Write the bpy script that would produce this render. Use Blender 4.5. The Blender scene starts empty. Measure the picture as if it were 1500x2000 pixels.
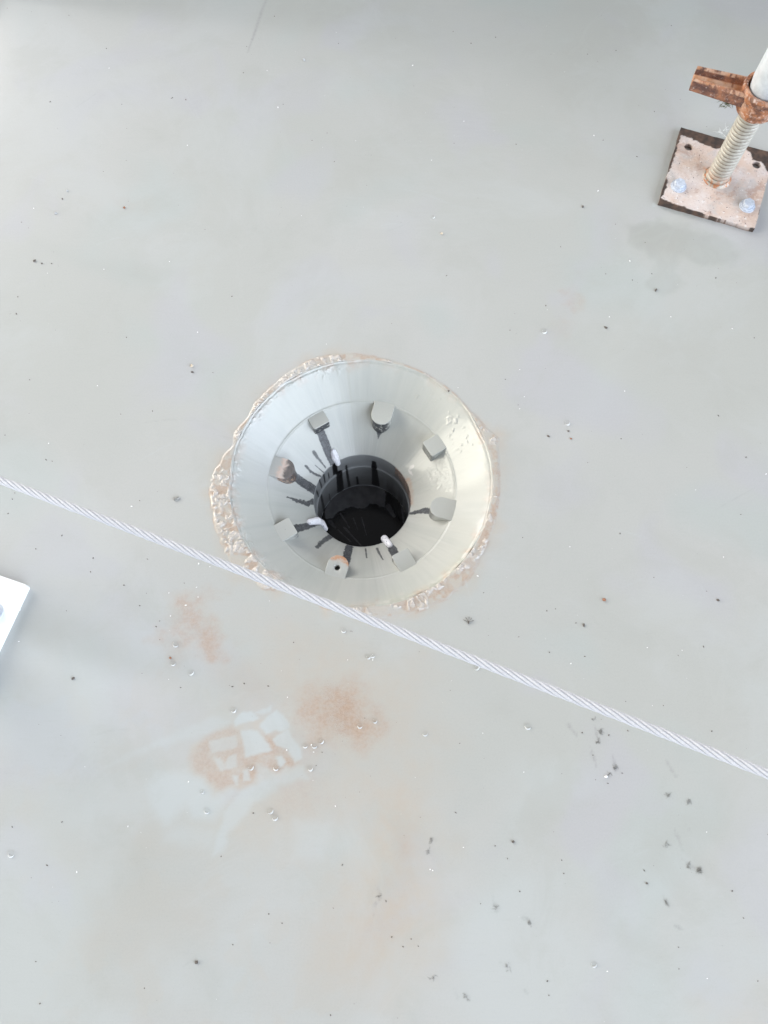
import bpy, bmesh, math, random
import numpy as np
from mathutils import Vector, Matrix

scene = bpy.context.scene
rad = math.radians

# ------------------------------------------------------------------ camera
CAM_H = 1.10                 # metres above the deck
TILT = 0.315                 # from straight down
ROLL = 0.017
FPX = 1650.0                 # focal length, in pixels of a 1500 x 2000 picture
ct, st = math.cos(TILT), math.sin(TILT)
cr, sr = math.cos(ROLL), math.sin(ROLL)
FW = np.array([0, st, -ct]); UP0 = np.array([0, ct, st]); RI0 = np.array([1.0, 0, 0])
RI = cr * RI0 + sr * UP0
UP = -sr * RI0 + cr * UP0
cam_d = bpy.data.cameras.new('camera')
cam = bpy.data.objects.new('camera', cam_d)
scene.collection.objects.link(cam)
cam.matrix_world = Matrix(((RI[0], UP[0], -FW[0], 0), (RI[1], UP[1], -FW[1], 0), (RI[2], UP[2], -FW[2], CAM_H), (0, 0, 0, 1)))
cam_d.sensor_fit = 'VERTICAL'
cam_d.sensor_height = 24.0
cam_d.lens = 24.0 * FPX / 2000.0
cam_d.clip_start = 0.02
cam_d.clip_end = 500.0
scene.camera = cam

# ------------------------------------------------------------------ light
SUN_EL, SUN_AZ = rad(30), rad(134)          # azimuth of the sun seen from the deck, counter-clockwise from +X
w = bpy.data.worlds.new('World'); scene.world = w
w.use_nodes = True
wn, wl = w.node_tree.nodes, w.node_tree.links
bg = wn['Background']
sky = wn.new('ShaderNodeTexSky'); sky.sky_type = 'NISHITA'; sky.sun_disc = False
sky.sun_elevation = SUN_EL
sky.sun_rotation = math.pi / 2 - SUN_AZ
sky.air_density = 1.0; sky.dust_density = 4.0; sky.ozone_density = 1.0
hs = wn.new('ShaderNodeHueSaturation'); hs.inputs['Saturation'].default_value = 0.14
wl.new(sky.outputs[0], hs.inputs['Color'])
# broken cloud: a bright bank low in the sky to the right, a warmer gap to the left
tc = wn.new('ShaderNodeTexCoord')
cn = wn.new('ShaderNodeTexNoise'); cn.inputs['Scale'].default_value = 2.2; cn.inputs['Detail'].default_value = 4
wl.new(tc.outputs['Generated'], cn.inputs['Vector'])
cm = wn.new('ShaderNodeMapRange'); cm.inputs[1].default_value = 0.3; cm.inputs[2].default_value = 0.7
cm.inputs[3].default_value = 0.8; cm.inputs[4].default_value = 1.2
wl.new(cn.outputs[0], cm.inputs[0])
vs = wn.new('ShaderNodeVectorMath'); vs.operation = 'SCALE'
wl.new(hs.outputs[0], vs.inputs[0]); wl.new(cm.outputs[0], vs.inputs['Scale'])
acc = vs.outputs[0]
def cloud_bank(az, el, c0, c1, col):
    global acc
    d = wn.new('ShaderNodeVectorMath'); d.operation = 'DOT_PRODUCT'
    d.inputs[1].default_value = (math.cos(el) * math.cos(az), math.cos(el) * math.sin(az), math.sin(el))
    wl.new(tc.outputs['Generated'], d.inputs[0])
    m = wn.new('ShaderNodeMapRange'); m.interpolation_type = 'SMOOTHSTEP'
    m.inputs[1].default_value = c0; m.inputs[2].default_value = c1
    wl.new(d.outputs['Value'], m.inputs[0])
    k = wn.new('ShaderNodeMath'); k.operation = 'MULTIPLY'
    wl.new(m.outputs[0], k.inputs[0]); wl.new(cm.outputs[0], k.inputs[1])
    c = wn.new('ShaderNodeVectorMath'); c.operation = 'SCALE'; c.inputs[0].default_value = col
    wl.new(k.outputs[0], c.inputs['Scale'])
    ad = wn.new('ShaderNodeVectorMath'); ad.operation = 'ADD'
    wl.new(acc, ad.inputs[0]); wl.new(c.outputs[0], ad.inputs[1]); acc = ad.outputs[0]
cloud_bank(rad(-38), rad(10), 0.67, 0.80, (32, 36, 41))
cloud_bank(rad(182), rad(8), 0.895, 0.945, (66, 63, 54))
wl.new(acc, bg.inputs['Color'])
bg.inputs['Strength'].default_value = 0.12

sd = bpy.data.lights.new('sun', 'SUN'); sd.energy = 0.75; sd.angle = rad(30); sd.color = (1.0, 0.955, 0.88)
so = bpy.data.objects.new('sun', sd); scene.collection.objects.link(so)
sdir = Vector((math.cos(SUN_EL) * math.cos(SUN_AZ), math.cos(SUN_EL) * math.sin(SUN_AZ), math.sin(SUN_EL)))
so.rotation_euler = sdir.to_track_quat('Z', 'Y').to_euler()
so.location = (0, 0, 5)

scene.view_settings.view_transform = 'Standard'
scene.view_settings.look = 'None'
scene.view_settings.exposure = 0.13
scene.view_settings.gamma = 1.0

# ------------------------------------------------------------------ helpers
def ray(px, py):
    d = FW * FPX + RI * (px - 750.0) + UP * (1000.0 - py)
    return d / np.linalg.norm(d)

def at(px, py, z=0.0):
    """point of the horizontal plane z seen at photo pixel (px, py)"""
    d = ray(px, py)
    k = (z - CAM_H) / d[2]
    return np.array([k * d[0], k * d[1], z])

def hit_profile(px, py, zf, r0=0.0, r1=9.0):
    """first point along the pixel's ray under the surface z = zf(r) round the drain's axis"""
    d = ray(px, py); k0 = (0.02 - CAM_H) / d[2]
    ks = np.linspace(k0, k0 * 1.35, 3000)
    P = np.outer(ks, d); P[:, 2] += CAM_H
    r = np.hypot(P[:, 0] - FX, P[:, 1] - FY)
    i = np.argmax(P[:, 2] <= zf(r))
    return P[i]

def hit_pipe(px, py):
    d = ray(px, py); k0 = (ZH - CAM_H) / d[2]
    ks = np.linspace(k0, k0 * 1.4, 4000)
    P = np.outer(ks, d); P[:, 2] += CAM_H
    r = np.hypot(P[:, 0] - FX, P[:, 1] - FY)
    i = np.argmax(r > RH)
    return P[i]

def hash2(ix, iy, seed):
    h = (ix.astype(np.int64) * 374761393 + iy.astype(np.int64) * 668265263 + seed * 982451653) & 0xFFFFFFFF
    h = ((h ^ (h >> 13)) * 1274126177) & 0xFFFFFFFF
    h = ((h ^ (h >> 16)) * 2246822519) & 0xFFFFFFFF
    return ((h ^ (h >> 15)) & 0xFFFFFF) / float(0xFFFFFF)

def vnoise(x, y, seed):
    xi = np.floor(x); yi = np.floor(y); fx = x - xi; fy = y - yi
    fx = fx * fx * (3 - 2 * fx); fy = fy * fy * (3 - 2 * fy)
    a = hash2(xi, yi, seed); b = hash2(xi + 1, yi, seed); c = hash2(xi, yi + 1, seed); d = hash2(xi + 1, yi + 1, seed)
    return (a * (1 - fx) + b * fx) * (1 - fy) + (c * (1 - fx) + d * fx) * fy

def fbm(x, y, scale, seed, octv=4):
    s = 0; a = 0.5; t = 0
    for o in range(octv):
        s = s + a * vnoise(x * scale + 17.3 * o, y * scale - 9.1 * o, seed + o); t += a
        a *= 0.5; scale *= 2.03
    return s / t

def sstep(a, b, x):
    t = np.clip((x - a) / (b - a), 0, 1)
    return t * t * (3 - 2 * t)

def seg_dist(x, y, a, b):
    vx, vy = b[0] - a[0], b[1] - a[1]
    L = vx * vx + vy * vy + 1e-12
    t = np.clip(((x - a[0]) * vx + (y - a[1]) * vy) / L, 0, 1)
    return np.hypot(x - a[0] - t * vx, y - a[1] - t * vy), t

def poly_sdf(x, y, pts):
    """negative inside"""
    d = np.full(x.shape, 1e9); ins = np.zeros(x.shape, bool)
    n = len(pts)
    for i in range(n):
        a, b = pts[i], pts[(i + 1) % n]
        d = np.minimum(d, seg_dist(x, y, a, b)[0])
        if a[1] != b[1]:
            c = ((a[1] > y) != (b[1] > y)) & (x < (b[0] - a[0]) * (y - a[1]) / (b[1] - a[1]) + a[0])
            ins ^= c
    return np.where(ins, -d, d)

def near(x, y, pts, m):
    p = np.array(pts)
    return (x > p[:, 0].min() - m) & (x < p[:, 0].max() + m) & (y > p[:, 1].min() - m) & (y < p[:, 1].max() + m)

def add_poly(arr, x, y, pts, soft, amt=1.0, warp=0.0, wscale=60, seed=1):
    """raise arr towards amt inside the polygon (deck metres)"""
    k = near(x, y, pts, soft * 3 + warp * 2)
    if not k.any(): return
    xx, yy = x[k], y[k]
    s = poly_sdf(xx, yy, pts)
    if warp: s = s + (fbm(xx, yy, wscale, seed, 4) - 0.5) * 2 * warp
    v = amt * (1 - sstep(-soft, soft, s))
    arr[k] = np.maximum(arr[k], v)

def add_line(arr, x, y, pts, widths, soft, amt=1.0, warp=0.0, wscale=200, seed=1):
    k = near(x, y, pts, max(widths) + soft * 3 + warp * 2)
    if not k.any(): return
    xx, yy = x[k], y[k]
    best = np.full(xx.shape, 1e9)
    for i in range(len(pts) - 1):
        d, t = seg_dist(xx, yy, pts[i], pts[i + 1])
        best = np.minimum(best, d - (widths[i] * (1 - t) + widths[i + 1] * t) * 0.5)
    if warp: best = best + (fbm(xx, yy, wscale, seed, 3) - 0.5) * 2 * warp
    arr[k] = np.maximum(arr[k], amt * (1 - sstep(-soft, soft, best)))

def link(name, me, parent=None, mat=None, smooth=True):
    o = bpy.data.objects.new(name, me)
    scene.collection.objects.link(o)
    if parent is not None: o.parent = parent
    if mat is not None: me.materials.append(mat)
    if smooth: me.polygons.foreach_set('use_smooth', np.ones(len(me.polygons), bool))
    return o

def mesh_np(name, V, quads, attrs=None):
    me = bpy.data.meshes.new(name)
    V = np.asarray(V, np.float32); Q = np.asarray(quads, np.int32)
    me.vertices.add(len(V)); me.vertices.foreach_set('co', V.ravel())
    n = Q.shape[1]
    me.loops.add(Q.size); me.loops.foreach_set('vertex_index', Q.ravel())
    me.polygons.add(len(Q))
    me.polygons.foreach_set('loop_start', np.arange(0, Q.size, n, dtype=np.int32))
    me.update(calc_edges=True)
    me.validate()
    for k, v in (attrs or {}).items(): set_attr(me, k, v)
    return me

def set_attr(me, k, v):
    a = me.attributes.new(k, 'FLOAT', 'POINT')
    a.data.foreach_set('value', np.asarray(v, np.float32).ravel())

def coords(me):
    a = np.empty(len(me.vertices) * 3, np.float32); me.vertices.foreach_get('co', a)
    return a.reshape(-1, 3).astype(np.float64)

def grid_quads(nu, nv, wrap_u=False):
    """vertex index = u * nv + v"""
    u = np.arange(nu if wrap_u else nu - 1); v = np.arange(nv - 1)
    U, Vv = np.meshgrid(u, v, indexing='ij')
    U2 = (U + 1) % nu
    return np.stack([U * nv + Vv, U2 * nv + Vv, U2 * nv + Vv + 1, U * nv + Vv + 1], -1).reshape(-1, 4)

def bm_obj(name, bm, parent=None, mat=None, smooth=False):
    me = bpy.data.meshes.new(name); bm.to_mesh(me); bm.free()
    return link(name, me, parent, mat, smooth)

def thing(name, loc, label, cat, group=None, rotz=0):
    o = bpy.data.objects.new(name, None); scene.collection.objects.link(o)
    o.location = loc; o.rotation_euler = (0, 0, rotz); o.empty_display_size = 0.02
    tag(o, label, cat, group)
    return o

def tag(o, label=None, cat=None, group=None, kind=None):
    if label: o['label'] = label
    if cat: o['category'] = cat
    if group: o['group'] = group
    if kind: o['kind'] = kind
    return o

# ------------------------------------------------------------------ material builder
class NT:
    def __init__(s, name):
        s.m = bpy.data.materials.new(name); s.m.use_nodes = True
        s.t = s.m.node_tree; s.n = s.t.nodes; s.l = s.t.links
        s.b = s.n['Principled BSDF']
        s.co = s.n.new('ShaderNodeTexCoord').outputs['Object']
    def put(s, sock, v):
        if isinstance(v, bpy.types.NodeSocket): s.l.new(v, sock)
        elif isinstance(v, (tuple, list)): sock.default_value = (*v, 1.0) if len(v) == 3 and sock.type == 'RGBA' else v
        else: sock.default_value = v
    def set(s, **k):
        for a, v in k.items(): s.put(s.b.inputs[a.replace('_', ' ')], v)
    def attr(s, name):
        n = s.n.new('ShaderNodeAttribute'); n.attribute_name = name
        return n.outputs['Fac']
    def noise(s, scale, detail=3, rough=0.5, vec=None, dist=0.0, stretch=None):
        n = s.n.new('ShaderNodeTexNoise')
        n.inputs['Scale'].default_value = scale; n.inputs['Detail'].default_value = detail
        n.inputs['Roughness'].default_value = rough; n.inputs['Distortion'].default_value = dist
        v = vec or s.co
        if stretch:
            mp = s.n.new('ShaderNodeMapping'); mp.inputs['Scale'].default_value = stretch
            s.l.new(v, mp.inputs['Vector']); v = mp.outputs[0]
        s.l.new(v, n.inputs['Vector'])
        return n.outputs[0]
    def voro(s, scale, feature='F1'):
        n = s.n.new('ShaderNodeTexVoronoi'); n.feature = feature; n.inputs['Scale'].default_value = scale
        s.l.new(s.co, n.inputs['Vector'])
        return n.outputs['Distance']
    def ramp(s, v, a, b, lo=0.0, hi=1.0):
        n = s.n.new('ShaderNodeMapRange'); n.interpolation_type = 'SMOOTHSTEP'
        n.inputs[1].default_value = a; n.inputs[2].default_value = b
        n.inputs[3].default_value = lo; n.inputs[4].default_value = hi
        s.l.new(v, n.inputs[0]); return n.outputs[0]
    def math(s, op, a, b=0.0):
        n = s.n.new('ShaderNodeMath'); n.operation = op
        s.put(n.inputs[0], a); s.put(n.inputs[1], b); return n.outputs[0]
    def mul(s, a, b): return s.math('MULTIPLY', a, b)
    def mix(s, f, a, b):
        n = s.n.new('ShaderNodeMix'); n.data_type = 'RGBA'
        s.put(n.inputs[0], f); s.put(n.inputs[6], a); s.put(n.inputs[7], b)
        return n.outputs[2]
    def bump(s, h, strength=0.3, dist=0.001):
        n = s.n.new('ShaderNodeBump'); n.inputs['Strength'].default_value = strength
        n.inputs['Distance'].default_value = dist
        s.l.new(h, n.inputs['Height']); s.l.new(n.outputs[0], s.b.inputs['Normal'])
        return n.outputs[0]

GREY_A, GREY_B = (0.398, 0.400, 0.377), (0.421, 0.418, 0.402)
def paint_base(t):
    big = t.noise(2.3, 3)
    c = t.mix(t.ramp(big, 0.35, 0.65), GREY_A, GREY_B)
    c = t.mix(t.ramp(t.noise(4.3, 2), 0.52, 0.68, 0, 0.7), c, (0.383, 0.408, 0.393))
    c = t.mix(t.ramp(t.noise(5.7, 2, 0.5, None, 0.6), 0.52, 0.66, 0, 0.7), c, (0.405, 0.400, 0.415))
    mid = t.noise(14, 5, 0.6)
    c = t.mix(t.ramp(mid, 0.5, 0.75, 0, 0.22), c, (0.37, 0.375, 0.36))
    mot = t.noise(420, 3, 0.6)
    c = t.mix(t.ramp(mot, 0.3, 0.75, 0, 0.16), c, (0.30, 0.31, 0.31))
    return c

def mat_deck():
    t = NT('wet_grey_deck_paint')
    c = paint_base(t)
    pale, dirt, rust, rcore, grime = (t.attr(k) for k in ('pale', 'dirt', 'rust', 'core', 'grime'))
    n1 = t.noise(55, 5, 0.65); n2 = t.noise(260, 4, 0.7)
    c = t.mix(t.mul(dirt, t.ramp(n1, 0.25, 0.7, 0.5, 1.0)), c, (0.425, 0.37, 0.31))
    c = t.mix(t.mul(rust, t.ramp(t.noise(38, 6, 0.7), 0.30, 0.68, 0.25, 1.0)), c, t.mix(t.ramp(n2, 0.35, 0.65), (0.36, 0.245, 0.175), (0.42, 0.31, 0.235)))
    c = t.mix(t.mul(rcore, t.ramp(t.noise(950, 3, 0.6), 0.55, 0.63, 0, .75)), c, (0.24, 0.15, 0.12))
    c = t.mix(pale, c, (0.440, 0.475, 0.480))
    c = t.mix(t.mul(grime, t.ramp(n2, 0.3, 0.6, 0.3, 1.0)), c, (0.10, 0.10, 0.10))
    dark_tint = t.attr('dark_tint')
    c = t.mix(dark_tint, c, (0.315, 0.325, 0.30))  # carries painted reflections and shade into the deck colour
    w_ = t.noise(3.1, 6, 0.62, None, 0.8)
    c = t.mix(t.ramp(w_, 0.48, 0.60, 0, 0.26), c, (0.44, 0.455, 0.455))
    c = t.mix(t.ramp(t.noise(7.5, 6, 0.65, None, 0.5), 0.50, 0.66, 0, 0.32), c, (0.36, 0.36, 0.335))
    c = t.mix(t.ramp(t.noise(30, 4, 0.6, None, 0, (1, 9, 1)), 0.55, 0.75, 0, 0.12), c, (0.33, 0.335, 0.32))
    ln = t.math('ABSOLUTE', t.math('SUBTRACT', t.noise(2.7, 5, 0.6, None, 1.0), 0.54))
    c = t.mix(t.ramp(ln, 0.0, 0.012, 0.07, 0.0), c, (0.47, 0.475, 0.465))
    # faint pores
    v = t.noise(900, 2, 0.5)
    c = t.mix(t.ramp(v, 0.66, 0.74, 0, 0.30), c, (0.18, 0.17, 0.16))
    t.set(Base_Color=c, Roughness=0.6, Specular_IOR_Level=0.3, Coat_Weight=1.0, Coat_IOR=1.45)
    t.set(Coat_Roughness=t.ramp(t.noise(6, 3), 0.3, 0.7, 0.08, 0.13))
    t.bump(t.noise(60, 3), 0.10, 0.0005)
    return t.m

def mat_funnel():
    t = NT('glossy_grey_drain_paint')
    c = paint_base(t)
    sc, rust, white = t.attr('scorch'), t.attr('rust'), t.attr('white')
    grn = t.attr('green')
    c = t.mix(0.45, c, (0.415, 0.422, 0.385))
    c = t.mix(grn, c, (0.36, 0.36, 0.22))
    n1 = t.noise(160, 4, 0.65); n2 = t.noise(900, 3, 0.7)
    c = t.mix(t.mul(rust, t.ramp(n1, 0.3, 0.6, 0.3, 1.0)), c, (0.44, 0.225, 0.12))
    c = t.mix(t.mul(white, t.ramp(n1, 0.25, 0.5, 0.6, 1.0)), c, (0.66, 0.63, 0.61))
    blk = t.mix(t.mul(t.ramp(n2, 0.55, 0.68, 0, 0.45), t.math('SUBTRACT', 1.0, t.attr('soot'))), t.mix(t.ramp(n1, .35, .65), (0.022, 0.023, 0.028), (0.055, 0.058, 0.066)), (0.33, 0.34, 0.36))
    c = t.mix(t.ramp(t.attr('streak'), 0.38, 0.75, 0, 0.45), c, (0.33, 0.34, 0.325))
    c = t.mix(sc, c, blk)
    t.set(Base_Color=c, Roughness=0.5, Coat_IOR=1.45)
    t.set(Coat_Roughness=t.ramp(t.attr('streak'), 0.3, 0.7, 0.05, 0.16))
    t.set(Coat_Weight=t.math('SUBTRACT', 0.72, t.mul(sc, 0.45)))
    t.bump(t.math('ADD', t.mul(t.noise(150, 4, 0.55), 0.5), t.mul(t.attr('brush'), 1.6)), 0.30, 0.0008)
    return t.m

def mat_pipe():
    t = NT('oily_pipe_paint')
    sc, rust = t.attr('scorch'), t.attr('rust')
    c = t.mix(t.ramp(t.noise(40, 4), 0.3, 0.7), (0.30, 0.31, 0.32), (0.25, 0.26, 0.27))
    n1 = t.noise(300, 4, 0.7)
    c = t.mix(t.mul(rust, t.ramp(n1, 0.25, 0.65, 0.5, 1)), c, t.mix(t.ramp(n1, 0.4, 0.6), (0.10, 0.06, 0.05), (0.42, 0.30, 0.25)))
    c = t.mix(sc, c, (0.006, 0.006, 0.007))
    t.set(Base_Color=c, Roughness=0.3, Coat_Weight=0.5, Coat_Roughness=0.1)
    t.bump(n1, 0.2, 0.0006)
    return t.m

def mat_white_blob():
    t = NT('white_sealant')
    n = t.noise(500, 3, 0.6)
    c = t.mix(t.ramp(n, 0.62, 0.7), (0.80, 0.80, 0.85), (0.12, 0.11, 0.12))
    t.set(Base_Color=c, Roughness=0.5); t.bump(t.noise(700, 3), 0.4, 0.0006)
    return t.m

def mat_rust(light=0.45):
    t = NT('flaking_rust')
    n = t.noise(60, 6, 0.68); n2 = t.noise(190, 5, 0.7); n3 = t.noise(35, 4, 0.6)
    c = t.mix(t.ramp(n, 0.36, 0.64), (0.10, 0.042, 0.03), (0.40, 0.155, 0.065))
    c = t.mix(t.mul(t.ramp(n2, 0.52, 0.66), 0.8), c, (0.60, 0.46, 0.40))
    c = t.mix(t.mul(t.ramp(n3, 0.50, 0.66), light), c, (0.62, 0.47, 0.38))
    t.set(Base_Color=c, Roughness=0.75); t.bump(n2, 0.8, 0.0015)
    return t.m

def mat_rust_handle():
    t = NT('rusty_channel_steel')
    pk = t.attr('pink')
    n = t.noise(60, 6, 0.68); n2 = t.noise(220, 5, 0.7); n3 = t.noise(90, 4, 0.6)
    c = t.mix(t.ramp(n, 0.36, 0.64), (0.09, 0.042, 0.034), (0.33, 0.14, 0.075))
    c = t.mix(t.mul(t.ramp(n2, 0.56, 0.68), 0.55), c, (0.52, 0.42, 0.38))
    p = t.mix(t.ramp(n3, 0.35, 0.65), (0.62, 0.42, 0.31), (0.50, 0.24, 0.12))
    c = t.mix(pk, c, p)
    t.set(Base_Color=c, Roughness=0.7); t.bump(n2, 0.6, 0.0012)
    return t.m

def mat_plate():
    t = NT('rusty_plate_with_pink_scale')
    pk, gp = t.attr('pink'), t.attr('greypaint')
    n = t.noise(70, 5, 0.65); n2 = t.noise(260, 5, 0.72); n3 = t.noise(22, 4, 0.6)
    dark = t.mix(t.ramp(n, 0.35, 0.7), (0.035, 0.025, 0.022), (0.11, 0.065, 0.045))
    p = t.mix(t.ramp(n3, 0.35, 0.65), (0.60, 0.53, 0.505), (0.56, 0.43, 0.36))
    p = t.mix(t.ramp(t.noise(30, 4, .6), 0.5, 0.66, 0, .7), p, (0.44, 0.42, 0.42))
    p = t.mix(t.ramp(n2, 0.5, 0.7, 0, 0.45), p, (0.40, 0.27, 0.23))
    p = t.mix(t.ramp(t.noise(160, 4, 0.7), 0.58, 0.68, 0, 0.8), p, (0.68, 0.64, 0.63))
    p = t.mix(t.ramp(t.noise(26, 6, .7, None, .5), 0.54, 0.66, 0, .65), p, (0.36, 0.235, 0.19))
    p = t.mix(t.mul(t.attr('orange'), t.ramp(n, 0.3, 0.6, 0.4, 1.0)), p, (0.55, 0.25, 0.12))
    p = t.mix(t.ramp(t.noise(330, 2, 0.5), 0.68, 0.72), p, (0.10, 0.07, 0.09))
    c = t.mix(pk, dark, p)
    c = t.mix(gp, c, (0.36, 0.38, 0.37))
    t.set(Base_Color=c, Roughness=0.6); t.bump(n2, 0.5, 0.001)
    return t.m

def mat_simple(name, col, rough=0.5, metal=0.0, var=None, scale=80, bump=0.0, coat=0.0):
    t = NT(name); c = col
    if var: c = t.mix(t.ramp(t.noise(scale, 5, 0.65), 0.35, 0.68), col, var)
    t.set(Base_Color=c, Roughness=rough, Metallic=metal, Coat_Weight=coat)
    if bump: t.bump(t.noise(scale * 4, 4), bump, 0.001)
    return t.m

def mat_screw():
    t = NT('galvanised_screw_steel')
    n = t.noise(90, 5, 0.65); g = t.attr('groove'); ru = t.attr('rust')
    c = t.mix(t.ramp(n, 0.35, 0.68), (0.36, 0.335, 0.29), (0.48, 0.455, 0.41))
    c = t.mix(t.mul(g, t.ramp(n, 0.25, 0.6, 0.75, 1.0)), c, (0.15, 0.12, 0.09))
    c = t.mix(t.mul(ru, t.ramp(t.noise(170, 4), 0.38, 0.6)), c, (0.40, 0.16, 0.07))
    t.set(Base_Color=c, Roughness=0.45, Metallic=0.25); t.bump(t.noise(400, 4), 0.3, 0.0006)
    return t.m

def mat_rope():
    t = NT('white_rope_yarn')
    n = t.noise(900, 3, 0.6); g = t.attr('groove')
    c = t.mix(t.ramp(n, 0.35, 0.7), (0.50, 0.505, 0.54), (0.60, 0.605, 0.635))
    c = t.mix(t.mul(g, 0.6), c, (0.22, 0.22, 0.27))
    t.set(Base_Color=c, Roughness=0.6)
    tw = t.attr('twist')
    wv = t.n.new('ShaderNodeMath'); wv.operation = 'SINE'; t.l.new(tw, wv.inputs[0])
    t.bump(wv.outputs[0], 0.25, 0.0005)
    return t.m

def mat_bubble():
    t = NT('bubble_skin')
    t.n.remove(t.b)
    gl = t.n.new('ShaderNodeBsdfGlossy'); gl.inputs['Roughness'].default_value = 0.05
    tr = t.n.new('ShaderNodeBsdfTransparent'); tr.inputs[0].default_value = (0.97, 0.975, 0.975, 1)
    fr = t.n.new('ShaderNodeFresnel'); fr.inputs[0].default_value = 1.15
    mx = t.n.new('ShaderNodeMixShader')
    t.l.new(fr.outputs[0], mx.inputs[0]); t.l.new(tr.outputs[0], mx.inputs[1]); t.l.new(gl.outputs[0], mx.inputs[2])
    t.l.new(mx.outputs[0], t.n['Material Output'].inputs['Surface'])
    return t.m

M_DECK, M_FUN, M_PIPE, M_BLOB = mat_deck(), mat_funnel(), mat_pipe(), mat_white_blob()
M_RUST, M_HANDLE, M_PLATE, M_SCREW, M_ROPE, M_BUB = mat_rust(), mat_rust_handle(), mat_plate(), mat_screw(), mat_rope(), mat_bubble()
M_BOLT = mat_simple('zinc_bolt', (0.38, 0.42, 0.50), 0.4, 0.0, (0.54, 0.58, 0.66), 300, 0.08)
M_TUBE = mat_simple('galvanised_tube', (0.60, 0.63, 0.67), 0.38, 0.2, (0.50, 0.53, 0.57), 90, 0.1)
M_WHITE = mat_simple('white_gloss_paint', (0.86, 0.88, 0.88), 0.3, 0.0, (0.84, 0.86, 0.86), 40, 0.05, 0.3)
M_GRIT = mat_simple('dark_grit', (0.10, 0.094, 0.088), 0.8, 0.0, (0.13, 0.10, 0.08), 300)
M_FLECK = mat_simple('white_fleck', (0.85, 0.85, 0.85), 0.4)
M_TAN = mat_simple('tan_crumb', (0.50, 0.40, 0.28), 0.8, 0.0, (0.65, 0.6, 0.52), 500)
M_RED = mat_simple('reddish_crumb', (0.22, 0.09, 0.05), 0.8, 0.0, (0.35, 0.18, 0.11), 500)
M_STONE = mat_simple('grey_pebble', (0.35, 0.35, 0.35), 0.7, 0.0, (0.55, 0.55, 0.55), 400)
M_BLACK = mat_simple('dead_black', (0.01, 0.01, 0.01), 0.6)
M_HAIR = mat_simple('dark_fibre', (0.19, 0.19, 0.18), 0.8, 0.0, (0.30, 0.29, 0.27), 400)
M_MOSS = mat_simple('green_moss', (0.10, 0.12, 0.05), 0.9, 0.0, (0.16, 0.15, 0.08), 400)
M_WEB = mat_simple('cobweb_thread', (0.80, 0.82, 0.82), 0.6)

# ------------------------------------------------------------------ drain geometry
FX, FY = -0.0325, 0.4080
RO, RM, RH = 0.1816, 0.1340, 0.0723         # rim, crease, hole radii
ZM, ZH = -0.040, -0.0963
def cone_z(r):
    r = np.asarray(r, float)
    z = np.where(r > RM, ZM * (RO - r) / (RO - RM), ZM + (ZH - ZM) * (RM - r) / (RM - RH))
    z = np.where(r >= RO, 0.0, z)
    return np.where(r < RH, -1.0, z)
def ang_of(P): return math.atan2(P[1] - FY, P[0] - FX)

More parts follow.
